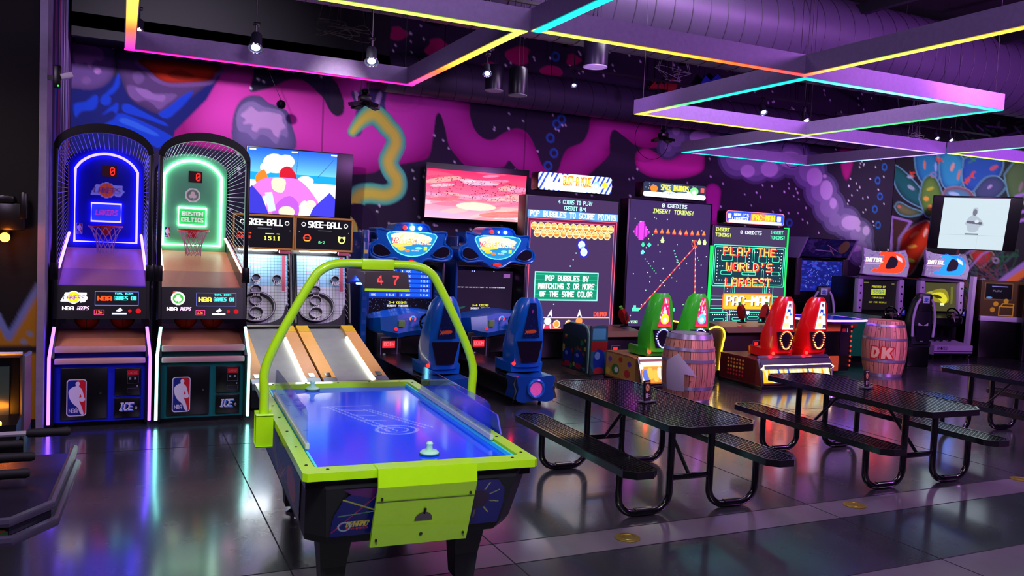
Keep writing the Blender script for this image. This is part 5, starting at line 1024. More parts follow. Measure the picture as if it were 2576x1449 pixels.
gun('red mounted gun with green muzzle left of the green seats', 1572, 822, 11.3, -.62, .70); gun('red mounted gun with green muzzle before the maze screen, leaning left', 1866, 818, 10.95, -.55, .80); gun('red mounted gun leaning right behind the red seats', 1918, 818, 10.95, .62, .80)
# side boards with rounded tops
def board(name, label, X, Y0, Y1, top, art, neonm, base):
    t = thing(name, label, 'panel', (X, Y0, 0)); L = Y1-Y0
    prof = [(0, .06), (0, top*.55), (L*.0, top*.80)]+[(L*.22+L*.22*math.cos(a), top*.80+top*.2*math.sin(a)) for a in np.linspace(PI, PI/2, 6)]+[(L*.75, top), (L, top*.92), (L, .06)]
    MB().prism(prof, 'x', -.03, .03).build('board', base, t, smooth=False)
    m = MB().tube([(-.0, y-.006 if y < .01 else y, z+.006) for y, z in prof[:-1]], .014, 8); m.build('edge_trim', neonm, t)
    panel('board_art', art, lambda u, v: (np.full_like(u, -.034), L*.97-(L*.94)*u, top*.76-(top*.66)*v), PRINT, t)
    return t
ba = Cv(60, 50, (40, 60, 60), 2)
for k in range(40): x, y = RNG.uniform(0, 60), RNG.uniform(0, 50); ba.ell(x, y, RNG.uniform(1, 4), RNG.uniform(1, 4), random.choice([(60, 120, 160), (160, 40, 50), (50, 130, 70), (180, 170, 80)]))
for x in (14, 42): ba.ell(x, 32, 12, 12, (30, 50, 140)); ba.ell(x-3, 28, 4, 3, (110, 140, 210)); ba.ell(x, 44, 8, 4, (170, 40, 60))
b1 = board('art_board', 'dark round-topped side board printed with blue bubble artwork', 6.12, 10.22, 10.95, .74, ba, mat('board_edge', (120, 170, 160), .4), mat('board_print', (44, 60, 70), .4))
fb_ = Cv(30, 50, None, 2); fb_.rrect(0, 0, 30, 50, 12, (40, 90, 120)); fb_.rect(0, 16, 30, 26, (150, 30, 40)); fb_.rect(2, 3, 26, 14, (80, 150, 190)); fb_.ell(15, 36, 11, 12, (24, 44, 150)); fb_.ell(12, 31, 5, 4, (110, 140, 210)); fb_.ell(15, 47, 9, 4, (170, 40, 60)); fb_.rect(24, 44, 30, 50, (50, 120, 60))
MB().box(0, .29, -.05, .0, .04, .76, .02).build('front_board', mat('board_print', (44, 60, 70), .4), b1); panel('front_print', fb_, flatmap((.01, -.054, .755), (.27, 0, 0), (0, 0, -.70)), PRINT, b1)
yb_ = Cv(60, 50, (70, 50, 24), 2)
for k in range(9): yb_.text(RNG.uniform(0, 30), 3+k*5, '--', 3, (130, 100, 40), 5)
b2 = board('neon_board', 'side board outlined in yellow neon right of the arrow barrel', 7.93, 9.9, 11.0, .76, yb_, neon('yellow_neon', (255, 200, 30), 5), mat('board_brown', (50, 36, 22), .4))
MB().box(-.02, .32, -.04, .0, .05, .74, .03).build('front_board', mat('board_brown', (50, 36, 22), .4), b2)
MB().tube(smooth([(0.0, -.045, .72), (.16, -.045, .77), (.29, -.045, .74), (.335, -.045, .64), (.31, -.045, .5), (.29, -.045, .38), (.275, -.045, .08)], 4, False), .013, 8).build('outline_neon', neon('yellow_neon', (255, 200, 30), 5), b2)
# ================================================================= BARRELS
STAVE = mat('barrel_oak', (205, 135, 112), .55, var=.25, scale=14, bump=.3); HOOPM = mat('galvanised_hoop', (180, 165, 195), .32, .7)
def barrel(label, x, y, r_, Ht, deco):
    p = onZ(x, y, 0); d = Vector((p.x, p.y)).normalized(); t = thing('barrel', label, 'barrel', (p.x+d.x*r_*.82, p.y+d.y*r_*.82, 0))
    R = lambda z: r_*(1-.20*(2*z/Ht-1)**2)
    N = 26; c = Cv(N*10, 60, (188, 104, 88), 1)
    for k in range(N):
        q = RNG.uniform(.82, 1.15); c.rect(k*10, 0, k*10+10, 60, (min(255, 216*q), 142*q, 118*q)); c.rect(k*10, 0, k*10+.9, 60, (80, 38, 36))
        for j in range(2): xx = k*10+RNG.uniform(2, 9); c.rect(xx, RNG.uniform(0, 30), xx+.9, RNG.uniform(30, 60), (178*q, 108*q, 88*q))
    for k in range(46): c.ell(RNG.uniform(0, 260), RNG.uniform(0, 60), RNG.uniform(.6, 2.2), RNG.uniform(.5, 1.4), (110, 56, 48), 0, .6)
    MB().lathe([(R(z)*.985, z) for z in np.linspace(0.0, Ht, 17)]+[(R(Ht)*.90, Ht), (R(Ht)*.88, Ht-.03), (.001, Ht-.03)], n=48).build('barrel_body', STAVE, t)
    panel('stave_wood', c, lambda u, v: ((r_*(1-.20*(1-2*v)**2))*np.cos(u*2*PI), (r_*(1-.20*(1-2*v)**2))*np.sin(u*2*PI), Ht*(1-v)), attmat('oak_staves', 0, .5, bump=.25), t)
    MB().lathe([(.001, Ht-.028), (R(Ht)*.87, Ht-.028), (R(Ht)*.87, Ht-.02), (.001, Ht-.02)], n=40).build('barrel_head', STAVE, t)
    for z0, z1 in ((.0, .05), (.21*Ht, .26*Ht), (.60*Ht, .645*Ht), (.765*Ht, .81*Ht), (.93*Ht, 1.0*Ht)) if deco == 'arrow' else ((.0, .05), (.26*Ht, .31*Ht), (.66*Ht, .70*Ht), (.90*Ht, .94*Ht)):
        MB().lathe([(R(z0)+.001, z0), (R(z0)+.006, z0), (R(z1)+.006, z1), (R(z1)+.001, z1)], n=48).build('hoop', HOOPM, t)
    a0 = math.atan2(-d.y, -d.x)
    if deco == 'arrow':
        k = Cv(100, 100, None, 2); k.poly([(30, 12), (62, 48), (44, 48), (44, 88), (4, 88), (4, 30)], (205, 188, 214)); k.poly([(30, 12), (66, 56), (42, 52)], (205, 188, 214))
        mp = lambda u, v: ((r_*(1-.20*(1-2*(.18+v*.72))**2)+.008)*np.cos(a0-.95+u*1.9), (r_*(1-.20*(1-2*(.18+v*.72))**2)+.008)*np.sin(a0-.95+u*1.9), Ht*(1-(.18+v*.72)))
        panel('painted_arrow', k, mp, attmat('arrow_paint', 0, .6), t)
    else:
        k = Cv(90, 60, None, 3)
        def D(o, q, g):
            k.poly([(8-g+o, 6-g), (24+o, 6-g), (34+g+o, 14), (36+g+o, 30), (30+g+o, 46), (20+o, 54+g), (4-g+o, 54+g)], q)
        D(0, (210, 24, 20), 5); D(0, (245, 200, 150), 0); k.poly([(17, 20), (23, 20), (24, 30), (20, 40), (15, 40)], (200, 30, 24))
        Kp = [(44, 6), (58, 6), (57, 22), (68, 5), (84, 7), (70, 28), (84, 54), (68, 54), (58, 36), (56, 54), (42, 54)]
        k.line(Kp+[Kp[0]], 9, (210, 24, 20)); k.poly(Kp, (245, 200, 150))
        mp = lambda u, v: ((r_*(1-.20*(1-2*(.44+v*.25))**2)+.008)*np.cos(a0-.62+u*1.1), (r_*(1-.20*(1-2*(.44+v*.25))**2)+.008)*np.sin(a0-.62+u*1.1), Ht*(1-(.44+v*.25)))
        panel('painted_letters', k, mp, attmat('arrow_paint', 0, .6), t)
    return t
barrel('wooden barrel painted with a pale arrow, in front of the green seats', 1726, 1017, .335, .86, 'arrow')
barrel('wooden barrel painted with the letters DK', 2219, 948, .345, .90, 'dk')
# ================================================================= PICNIC TABLES
PIC = mat('black_coated_steel', (12, 12, 16), .22, .1, coat=.6, spec=.8)
def grate(m, x0, x1, y0, y1, z, ch, diag=True, sp=.034, t=.0038):
    """expanded-metal lattice inside an octagonal outline"""
    def clip(p, q):
        # keep only the stretch of a line inside the chamfered rectangle
        n_ = 36; inside = []
        for i in range(n_+1):
            a = p[0]+(q[0]-p[0])*i/n_; b = p[1]+(q[1]-p[1])*i/n_
            dx = min(a-x0, x1-a); dy = min(b-y0, y1-b); inside.append(dx > 0 and dy > 0 and dx+dy > ch)
        return inside
    W_, L_ = x1-x0, y1-y0
    for sgn in (1, -1):
        k = -W_ if sgn > 0 else 0
        c0 = -L_-W_
        kk = c0
        while kk < L_+W_:
            # line y = y0 + kk + sgn*2.0*(x-x0)... shallow lattice
            sl = .55*sgn; pts = []
            a0, a1 = x0, x1; b0 = y0+kk; b1 = b0+sl*W_
            if not (max(b0, b1) < y0 or min(b0, b1) > y1):
                ins = clip((a0, b0), (a1, b1))
                if any(ins):
                    i0 = ins.index(True); i1 = len(ins)-1-ins[::-1].index(True); n_ = len(ins)-1
                    pa = (a0+W_*i0/n_, b0+(b1-b0)*i0/n_); pb = (a0+W_*i1/n_, b0+(b1-b0)*i1/n_)
                    if i1 > i0:
                        d = Vector((pb[0]-pa[0], pb[1]-pa[1])).normalized(); nx, ny = -d.y*t, d.x*t
                        m.add([(pa[0]-nx, pa[1]-ny, z+.003), (pb[0]-nx, pb[1]-ny, z+.003), (pb[0]+nx, pb[1]+ny, z+.003), (pa[0]+nx, pa[1]+ny, z+.003), (pa[0]-nx, pa[1]-ny, z-.003), (pb[0]-nx, pb[1]-ny, z-.003), (pb[0]+nx, pb[1]+ny, z-.003), (pa[0]+nx, pa[1]+ny, z-.003)], [(0, 1, 2, 3), (7, 6, 5, 4), (0, 4, 5, 1), (3, 2, 6, 7)])
            kk += sp
def octo(x0, x1, y0, y1, ch): return [(x0+ch, y0), (x1-ch, y0), (x1, y0+ch), (x1, y1-ch), (x1-ch, y1), (x0+ch, y1), (x0, y1-ch), (x0, y0+ch)]
def slab(name, x0, x1, y0, y1, z, ch, parent):
    o = octo(x0, x1, y0, y1, ch); i_ = octo(x0+.014, x1-.014, y0+.014, y1-.014, ch*.95); m = MB()
    vs = [(x, y, z_) for z_ in (z-.05, z) for P in (o, i_) for x, y in P]; f = []
    for k in range(8): k2 = (k+1) % 8; f += [(k, k2, 16+k2, 16+k), (8+k2, 8+k, 24+k, 24+k2), (k, 8+k, 8+k2, k2), (16+k, 16+k2, 24+k2, 24+k)]
    m.add(vs, f); rim = m.build(name, PIC, parent, smooth=False)
    mm = MB(); grate(mm, x0+.008, x1-.008, y0+.008, y1-.008, z-.006, ch); mm.build('mesh_surface', PIC, rim, smooth=False); return rim
def picnic(label, X, Y=5.33):
    t = thing('picnic_table', label, 'picnic table', (X, Y, 0), group='black mesh picnic tables'); t.rotation_euler = (0, 0, math.radians(-1.6))
    slab('tabletop', -.37, .37, -.95, .95, .70, .10, t)
    for s_ in (-1, 1): slab('bench_seat', s_*.60-.135, s_*.60+.135, -.95, .95, .42, .07, t)
    for yy in (-.62, .62):
        for s_ in (-1, 1):
            xi, xo = s_*.175, s_*.60; r_ = .13
            P = [(xi, yy, .66), (xi, yy, r_+.02)]+[(xi+s_*(r_-r_*math.cos(a)), yy, .027+r_-r_*math.sin(a)) for a in np.linspace(.2, PI/2, 6)]+[(xo-s_*(r_-r_*math.sin(a)), yy, .027+r_-r_*math.cos(a)) for a in np.linspace(0, PI/2-.2, 6)]+[(xo, yy, r_+.05), (xo, yy, .385)]
            l = MB().tube(P, .027, 10).build('leg_frame', PIC, t); MB().tube([(xi+s_*.14, yy, .030), (xo-s_*.14, yy, .030)], .030, 10).build('foot_sleeve', PIC, l)
        MB().box(-.17, .17, yy-.015, yy+.015, .24, .28, .004).build('cross_plate', PIC, t)
        sg = 1 if yy < 0 else -1
        MB().tube([(0, yy+sg*.01, .26), (0, yy+sg*.40, .655)], .014, 8).build('diagonal_brace', PIC, t)
        MB().box(-.30, .30, yy-.02, yy+.02, .64, .665, .004).build('top_bracket', PIC, t)
        for s_ in (-1, 1): MB().box(s_*.60-.1, s_*.60+.1, yy-.02, yy+.02, .365, .385, .004).build('bench_bracket', PIC, t)
    return t
picnic('nearest black mesh picnic table, beside the air hockey table', 3.80, 5.42); picnic('second black mesh picnic table, in the middle of the row', 6.15, 5.38); picnic('black mesh picnic table cut off by the right edge', 8.80, 5.48)
def menu(label, x, y, z=.702, rz=.35):
    p = onZ(x, y, z); t = thing('menu_stand', label, 'menu stand', (p.x, p.y, z), rz); q = Matrix.Rotation(-.08, 4, 'X')
    MB().box(-.075, .075, -.04, .04, 0, .008, .002).build('base_plate', mat('clear_grey', (90, 84, 100), .25), t)
    c = Cv(30, 56, (58, 40, 52), 2); c.frame(0, 0, 30, 56, 1, (40, 32, 50)); c.ell(15, 20, 10, 11, (226, 150, 90)); c.ell(15, 20, 7, 8, (240, 200, 150)); c.ell(13, 18, 3, 3, (190, 70, 40)); c.ell(18, 23, 3, 3, (190, 90, 50)); c.text(4, 2, 'MENU', 4, (230, 190, 120), 4) if False else c.rect(4, 3, 26, 6, (210, 170, 110)); c.rect(5, 36, 15, 50, (210, 200, 205)); c.rect(18, 40, 26, 42, (180, 160, 160)); c.rect(18, 45, 26, 47, (180, 160, 160))
    MB().box(-.042, .042, -.006, .006, .006, .165, .002).build('card_holder', mat('dark_card', (30, 24, 34), .3), t, xf=q)
    panel('menu_card', c, flatmap((-.039, -.0075, .162), (.078, 0, 0), (0, 0, -.15)), PRINT, t).matrix_local = q
menu('small dark menu card holder on the nearest picnic table', 1628, 1010); menu('small menu card holder on the second picnic table', 2180, 975)
# ================================================================= AIR HOCKEY TABLE
LIME = mat('lime_lacquer', (176, 226, 14), .35, coat=.3); CHAR = mat('charcoal_body', (26, 26, 34), .55)
def airhockey():
    t = thing('air_hockey_table', 'air hockey table with lime rails, blue playfield and arched scoreboard', 'air hockey table', (1.415, 4.89, 0), math.radians(-3.0))
    a, b, zt = .585, 1.19, .82
    # rail frame
    m = MB(); o = octo(-a, a, -b, b, .02); i_ = octo(-a+.066, a-.066, -b+.105, b-.085, .015)
    vs = [(x, y, z) for z, sh in ((zt-.05, 0), (zt-.012, 0)) for P in (o, i_) for x, y in P]; f = []
    for k in range(8): k2 = (k+1) % 8; f += [(k, k2, 16+k2, 16+k), (8+k2, 8+k, 24+k, 24+k2), (k, 8+k, 8+k2, k2), (16+k, 16+k2, 24+k2, 24+k)]
    rim = m.add(vs, f).build('lime_rail', LIME, t, smooth=False)
    m = MB()
    for s_ in (-1, 1):
        for y in np.linspace(-b+.15, b-.12, 7): m.lathe([(.009, 0), (.006, .003), (.001, .003)], (s_*(a-.035), y, zt-.012), 8)
        for x in np.linspace(-a+.12, a-.12, 5): m.lathe([(.009, 0), (.006, .003), (.001, .003)], (x, s_*(b-.06), zt-.012), 8)
    m.build('rail_screw', BLK, rim)
    # playing surface
    def stripes(c):
        pass
    c = Cv(86, 196, (4, 78, 255), 2)
    for k in range(60): x = RNG.uniform(0, 86); c.line([(x, 0), (x+RNG.uniform(-8, 8), 196)], .5, (40, 80, 240), .3)
    PB = (150, 175, 255)
    for k in (0, 1, 5, 6): c.line([(26+k*3.6, 60+k*2), (46+k*3.8, 128-k*1)], .9, PB)
    c.ring(50, 124, 9, 10.5, PB); c.ring(50, 124, 5, 6, PB); [c.line([(33+q*2.6, 70+q*14), (44+q*2.6, 74+q*14)], 1.4, PB) for q in range(4)]
    c.line([(24, 60), (50, 60)], 1, PB); c.rect(0, 97.4, 86, 98, (60, 90, 240))
    ps = panel('playfield', c, flatmap((-a+.07, b-.09, zt-.045), (2*a-.14, 0, 0), (0, -(2*b-.2), 0)), attmat('playfield_acrylic', 0, .10, spec=.45), t)
    MB().box(-a+.02, a-.02, -b+.06, b-.04, zt-.10, zt-.047).build('table_bed', BLK, t, smooth=False)
    m = MB()
    for s_ in (-1, 1): m.box(s_*(a-.082)-.006, s_*(a-.082)+.006, -b+.14, b-.11, zt-.044, zt-.022)
    m.build('inner_edge', mat('cyan_edge_reflection', (60, 220, 225), .3), t, smooth=False)  # cyan-green edge reflection put into the strip's colour
    # body, tapering down
    R = []
    for z, ax, ay, ch in ((zt-.05, a-.03, b-.03, .06), (zt-.10, a-.03, b-.03, .08), (.45, a-.05, b-.155, .09), (.40, a-.06, b-.19, .10)): R.append([(x, y, z) for x, y in octo(-ax, ax, -ay, ay, ch)])
    MB().loft(R[::-1]).build('table_body', CHAR, t, smooth=False)
    # front artwork follows the sloping end
    def fm(e): return lambda u, v: ((u-.5)*2*(.45-.02*v), -(b-.030)+(.125)*v-.006+0*u, (zt-.105)-(.265)*v)
    c = Cv(180, 64, None, 2); shape = [(0, 64), (3, 36), (12, 14), (26, 0), (166, 0), (176, 14), (180, 36), (180, 64)]
    c.poly(shape, (10, 22, 120)); c.poly([(12, 0), (44, 0), (40, 14), (20, 8)], (90, 20, 110))
    c.line([(12, 14), (46, 32)], 1.6, (190, 190, 70)); c.line([(2, 58), (48, 6)], .8, (210, 40, 70)); c.line([(8, 36), (46, 32)], 1, (120, 170, 130)); c.ell(150, 28, 12, 13, (34, 14, 50))
    for an in range(0, 360, 40): q = math.radians(an+10); c.line([(150+14*math.cos(q), 28+15*math.sin(q)), (150+24*math.cos(q), 28+25*math.sin(q))], 1, (190, 190, 110))
    c.text(15, 44, 'DYNAMO', 8, (230, 200, 90), 3.2, 1.15, slant=.25, bold=.5); c.text(16, 53, 'DYNAMO', 3, (220, 60, 50), 3.2, 1.15, bold=.2); c.ring(14, 51, 5, 6.5, (180, 190, 220))
    panel('end_artwork', c, fm(0), PRINT, t)
    c = Cv(200, 60, None, 2); c.poly([(4, 0), (196, 0), (190, 60), (10, 60)], (12, 26, 60))
    for k in range(26): x = RNG.uniform(20, 180); c.line([(100, 60), (x, RNG.uniform(0, 40))], 1, random.choice([(190, 60, 90), (60, 120, 90), (200, 190, 60), (180, 80, 40), (60, 60, 190)]))
    c.ell(160, 30, 18, 22, (190, 70, 60), 0, .6); c.line([(10, 10), (190, 56)], 1.2, (200, 40, 60))
    sa = panel('side_artwork', c, lambda u, v: (-(a-.03)+.020*v-.006+0*u, (.5-u)*2*(.98-.10*v), (zt-.11)-(.26)*v), PRINT, t)
    # lime coin plate
    pl = MB().prism([(-b-.022, zt-.004), (-b+.08, zt-.004), (-b+.08, zt-.012), (-b-.012, zt-.03), (-b-.02, zt-.09), (-b+.12, .40), (-b+.095, .40), (-b-.036, zt-.09)], 'x', -.245, .245).build('coin_plate', LIME, t, smooth=False)
    nrm = lambda z: -b-.036+(zt-.09-z)*(.131/(zt-.09-.40))-.003
    hol = MB().poly([(x, nrm(z), z) for x, z in arc(.0, .535, .045, 0, 180, 12)]).build('return_slot', BLKG, pl, smooth=False)
    MB().poly([(x, nrm(z), z) for x, z in arc(.0, .455, .009, 0, 360, 12)[:-1]]).build('lock', BLKM, pl)
    for x in (-.22, .22):
        for z in (.44, .67): MB().ball((x, nrm(z), z), .007, 8).build('plate_screw', BLK, pl)
    MB().tube([(0, nrm(.585)-.004, .575), (0, nrm(.595)-.006, .60)], .008, 6).build('slot_knob', BLK, pl)
    MB().box(-.245, .245, nrm(.66)-.001, nrm(.66), .658, .661).build('plate_seam', mat('lime_shadow_line', (110, 150, 10), .5), pl)
    # legs
    for sx in (-1, 1):
        for sy in (-1, 1):
            x, y = sx*(.36), sy*(.72)
            l = MB().loft([[(x-w_, y-d_+sy*o_, z), (x+w_, y-d_+sy*o_, z), (x+w_, y+d_+sy*o_, z), (x-w_, y+d_+sy*o_, z)] for z, w_, d_, o_ in ((.06, .055, .06, 0), (.2, .065, .075, .0), (.45, .09, .13, .02))]).build('leg', CHAR, t, smooth=False)
            MB().lathe([(.045, 0), (.045, .012), (.015, .025), (.012, .07)], (x, y, 0), 16).build('leveling_foot', CHR, l)
    # arch
    P = smooth([(-.64, 0, .72), (-.64, 0, .95), (-.64, 0, 1.10), (-.56, 0, 1.30), (-.40, 0, 1.60), (-.33, 0, 1.69), (-.22, 0, 1.728), (0, 0, 1.73), (.22, 0, 1.728), (.33, 0, 1.69), (.40, 0, 1.60), (.56, 0, 1.30), (.64, 0, 1.10), (.64, 0, .95), (.64, 0, .72)], 5, False)
    ar = MB().tube(P, .027, 12).build('arch_tube', LIME, t)
    MB().box(-.10, .10, -.032, .032, 1.695, 1.762, .01).build('arch_joiner', LIME, ar)
    for s_ in (-1, 1): MB().box(s_*.60, s_*.68, -.06, .06, .66, .84, .008).build('arch_bracket', LIME, ar)
    sc = MB().prism([(-.26, 1.60), (-.23, 1.69), (.23, 1.69), (.26, 1.60), (0, 1.66)], 'x', -.13, .13).build('score_box', mat('grey_score_box', (74, 66, 96), .5), t, smooth=False)
    c = Cv(52, 20, None, 2); c.poly([(2, 0), (50, 0), (52, 20), (0, 20)], (22, 8, 14)); c.text(15, 4, '4', 11, (255, 60, 60), 6.5, bold=0); c.text(33, 4, '7', 11, (255, 60, 60), 6.5, bold=0)
    for s_ in (-1, 1): panel('score_display', c, (lambda s_: lambda u, v: (s_*(-.135)+s_*.27*u, -s_*(.236+.028*v), 1.695-.10*v))(s_) if s_ > 0 else (lambda u, v: (.135-.27*u, .236+.028*v, 1.695-.10*v)), BACKLIT, sc)
    for y_ in (-.17, .17): MB().box(-.09, .09, y_-.015, y_+.015, 1.596, 1.606, .003).build('added_blue_glow', neon('added_blue_fill', (50, 90, 255), 60), sc)  # glowing bars added under the score box to turn the playfield bluer
    MB().box(-.13, .13, -.27, -.255, 1.585, 1.60).build('lime_lip', LIME, sc)
    # clear shields
    G = glass('clear_acrylic')
    for s_ in (-1, 1):
        MB().prism([(-.72, zt-.02), (-.72, zt+.02), (-.70, .99), (-.62, 1.005), (.60, 1.0), (.66, .98), (.68, zt-.02)], 'x', s_*.50-.003, s_*.50+.003).build('clear_shield', G, t, smooth=False)
        m = MB().box(s_*.50-.01, s_*.50+.01, -.74, .70, zt-.014, zt+.012).build('shield_rail', mat('frosted_edge', (190, 200, 180), .4), t, smooth=False)
    # tilted blue wing on the right
    MB().prism([(-.62, .80), (-.55, .90), (.42, .92), (.66, .84), (.66, .78)], 'x', .60, .61).build('side_wing', mat('wing_blue', (14, 40, 190), .3), t, smooth=False)
    return t
AH = airhockey()
def mallet(label, x, y):
    p = onZ(x, y, .776); t = thing('air_hockey_mallet', label, 'mallet', (p.x, p.y, .776)); MT = mat('pale_mallet', (170, 220, 190), .4)
    MB().lathe([(.001, 0), (.048, 0), (.050, .012), (.040, .022), (.018, .024), (.015, .045), (.019, .058), (.012, .068), (.001, .070)], n=28).build('mallet_body', MT, t)
    MB().torus((0, 0, .006), .050, .003, 'z', 28, 6).build('felt_ring', mat('dark_felt', (50, 90, 80), .8), t)
mallet('pale mallet at the near end of the air hockey table', 1080, 1143); mallet('pale mallet at the far end of the air hockey table', 786, 981)
# ================================================================= FAR RIGHT MACHINES
def cabinet_gun():
    t = thing('arcade_cabinet', 'dark upright cabinet with a blue screen behind the red seats', 'arcade game', (12.92, 12.55, 0))
    MB().box(-.70, .70, .0, .8, .02, 1.85, .01).build('cabinet_body', BLK, t)
    c = Cv(110, 84, (20, 28, 120), 2)
    for k in range(120): c.ell(RNG.uniform(0, 110), RNG.uniform(0, 84), RNG.uniform(1, 7), RNG.uniform(1, 4), random.choice([(30, 50, 200), (60, 90, 230), (14, 20, 90), (90, 60, 200), (20, 30, 120)]), 0, .5)
    for k in range(50): x, y = RNG.uniform(10, 100), RNG.uniform(20, 76); c.line([(x, y), (x+RNG.uniform(-5, 5), y+RNG.uniform(-4, 6))], .8, (130, 150, 245))
    panel('screen', c, flatmap((-.56, -.004, 1.80), (1.12, 0, 0), (0, 0, -.62)), attmat('blue_screen', .9, .25, base=0), t)
    for a_ in (-.70, .57): MB().box(a_, a_+.13, -.03, .05, 1.10, 1.84, .01).build('screen_frame', mat('brown_frame', (62, 44, 66), .4), t)
    m = MB().prism([(-.22, 2.24), (.4, 2.24), (.4, 1.86), (-.02, 1.86)], 'x', -.66, .66).build('marquee_box', BLK, t, smooth=False)
    c = Cv(130, 40, (40, 34, 80), 2)
    for k in range(90): c.ell(RNG.uniform(0, 130), RNG.uniform(0, 40), RNG.uniform(2, 10), RNG.uniform(1, 5), random.choice([(20, 50, 90), (90, 70, 130), (30, 30, 60), (60, 60, 110)]), RNG.uniform(-30, 30), .6)
    c.ell(108, 16, 14, 14, (130, 110, 60), 0, .8); c.line([(34, 24), (80, 26)], 2, (160, 150, 190)); c.line([(72, 20), (90, 34)], 2, (170, 130, 120)); c.line([(60, 12), (96, 26)], 1, (180, 170, 200))
    panel('marquee_art', c, lambda u, v: (-.64+1.28*u, -.225+.2*v, 2.23-.36*v), PRINT, m)
    for s_ in (-1, 1): MB().prism([(-.26, 2.26), (.42, 2.26), (.42, 1.84), (-.04, 1.84)], 'x', s_*.68-.02, s_*.68+.02).build('marquee_side', mat('lilac_edge', (140, 110, 170), .4), m, smooth=False)
    MB().box(-.6, .6, -.22, .0, .85, .98, .02).build('control_shelf', BLKM, t)
cabinet_gun()
# low game table with a lit rim and orange sides
t = thing('lit_rim_game_table', 'game table with a violet lit rim and orange sides beside the red seats', 'arcade game', (10.52, 10.0, 0))
top = [(-.62, -.34), (.32, -.42), (.46, -.25), (.5, 0), (.46, .25), (.32, .42), (-.62, .42)]
MB().prism(smooth(top, 3), 'z', .87, .90).build('glass_top', mat('blue_top', (20, 36, 150), .12, emit=(20, 40, 160), k=.35), t, smooth=False)
MB().tube([(x, y, .885) for x, y in smooth(top, 3)], .016, 8, closed=True).build('rim_light', neon('violet_rim', (150, 90, 255), 6), t)
MB().box(-.34, .26, -.24, .3, .05, .87, .01).build('table_body', BLK, t)
for z0, z1 in ((.06, .30), (.70, .86)): MB().box(-.36, .0, -.26, -.24, z0, z1).build('orange_panel', mat('orange_laminate', (230, 120, 50), .4), t, smooth=False)
MB().box(-.42, -.34, -.26, .32, .05, .86).build('orange_side', mat('orange_laminate', (230, 120, 50), .4), t, smooth=False)
c = Cv(20, 50, (20, 12, 34), 2); c.rect(4, 6, 12, 11, (200, 40, 40)); c.rect(14, 5, 16, 12, (220, 220, 220)); panel('coin_panel', c, flatmap((.02, -.245, .80), (.2, 0, 0), (0, 0, -.5)), PRINT, t)
m = MB()
for k in range(9): m.box(.255, .275, -.25, -.235, .12+.08*k, .15+.08*k)
m.build('red_side_lights', neon('red_side', (220, 50, 40), 1.2), t, smooth=False)
# green game table behind the DK barrel
t = thing('green_game_table', 'green sided game table mostly hidden behind the DK barrel', 'game table', (12.35, 11.1, 0), -.1); GG = mat('green_side', (12, 110, 66), .4)
MB().prism([(-.95, .12), (-.95, .55), (-.6, .78), (.2, .83), (.2, .12)], 'y', -.35, .45).build('table_body', GG, t, smooth=False)
MB().prism([(-.98, .56), (-.60, .80), (.24, .85), (.24, .82), (-.6, .77), (-.95, .53)], 'y', -.38, .48).build('table_rail', mat('pale_green_rail', (70, 120, 110), .3), t, smooth=False)
MB().prism([(-.75, .60), (-.35, .62), (-.45, .52), (-.52, .25), (-.62, .50)], 'y', -.358, -.351).build('dark_flash', mat('dark_flash', (16, 10, 24), .4), t, smooth=False)
MB().prism([(-.80, .66), (-.30, .70), (-.30, .66), (-.55, .60), (-.78, .62)], 'y', -.366, -.358).build('red_flash', mat('red_flash', (160, 20, 30), .4), t, smooth=False)
MB().box(-.7, .15, -.25, .3, 0, .12).build('plinth', BLK, t, smooth=False)
# drift racing games
LILP = mat('pale_lilac_panel', (176, 150, 200), .4); DKP = mat('dark_panel', (16, 14, 24), .4)
def steering_seat(label, X, Y, rz, s=1.0):
    t = thing('driver_chair', label, 'seat', (X, Y, 0), rz)
    seat(t, mat('seat_charcoal', (24, 22, 34), .35), Matrix.Translation((0, -.05, 0)), .22, None, None, zt=1.28*s, zb=.42)
    MB().box(-.13, .13, -.14, .02, 1.0*s, 1.32*s, .04).build('headrest', DKP, t)
    for s_ in (-1, 1): MB().tube(smooth([(s_*.19, -.10, .55), (s_*.20, -.11, .85), (s_*.16, -.12, 1.10*s), (s_*.10, -.13, 1.22*s)], 4, False), .022, 8).build('side_stripe', LILP, t)
    c = Cv(16, 16, (180, 190, 215), 2); c.ell(8, 8, 5, 4, (70, 110, 180)); c.rect(2, 12, 14, 14, (60, 60, 90)); panel('headrest_badge', c, flatmap((-.06, -.143, 1.28*s), (.12, 0, 0), (0, 0, -.13)), PRINT, t)
    MB().box(-.09, .09, -.10, -.07, .72, .92).build('white_label', LILP, t)
    c = Cv(10, 40, None, 2); c.text(1, 2, 'N', 7, (200, 190, 220), 6); c.text(1, 12, 'W', 7, (200, 190, 220), 6); c.text(1, 22, 'E', 7, (200, 190, 220), 6)
    panel('stripe_lettering', c, flatmap((-.05, -.09, .70), (.10, 0, 0), (0, 0, -.32)), PRINT, t)
    MB().box(-.2, .2, -.02, .45, .0, .40, .02).build('seat_base', BLK, t); return t
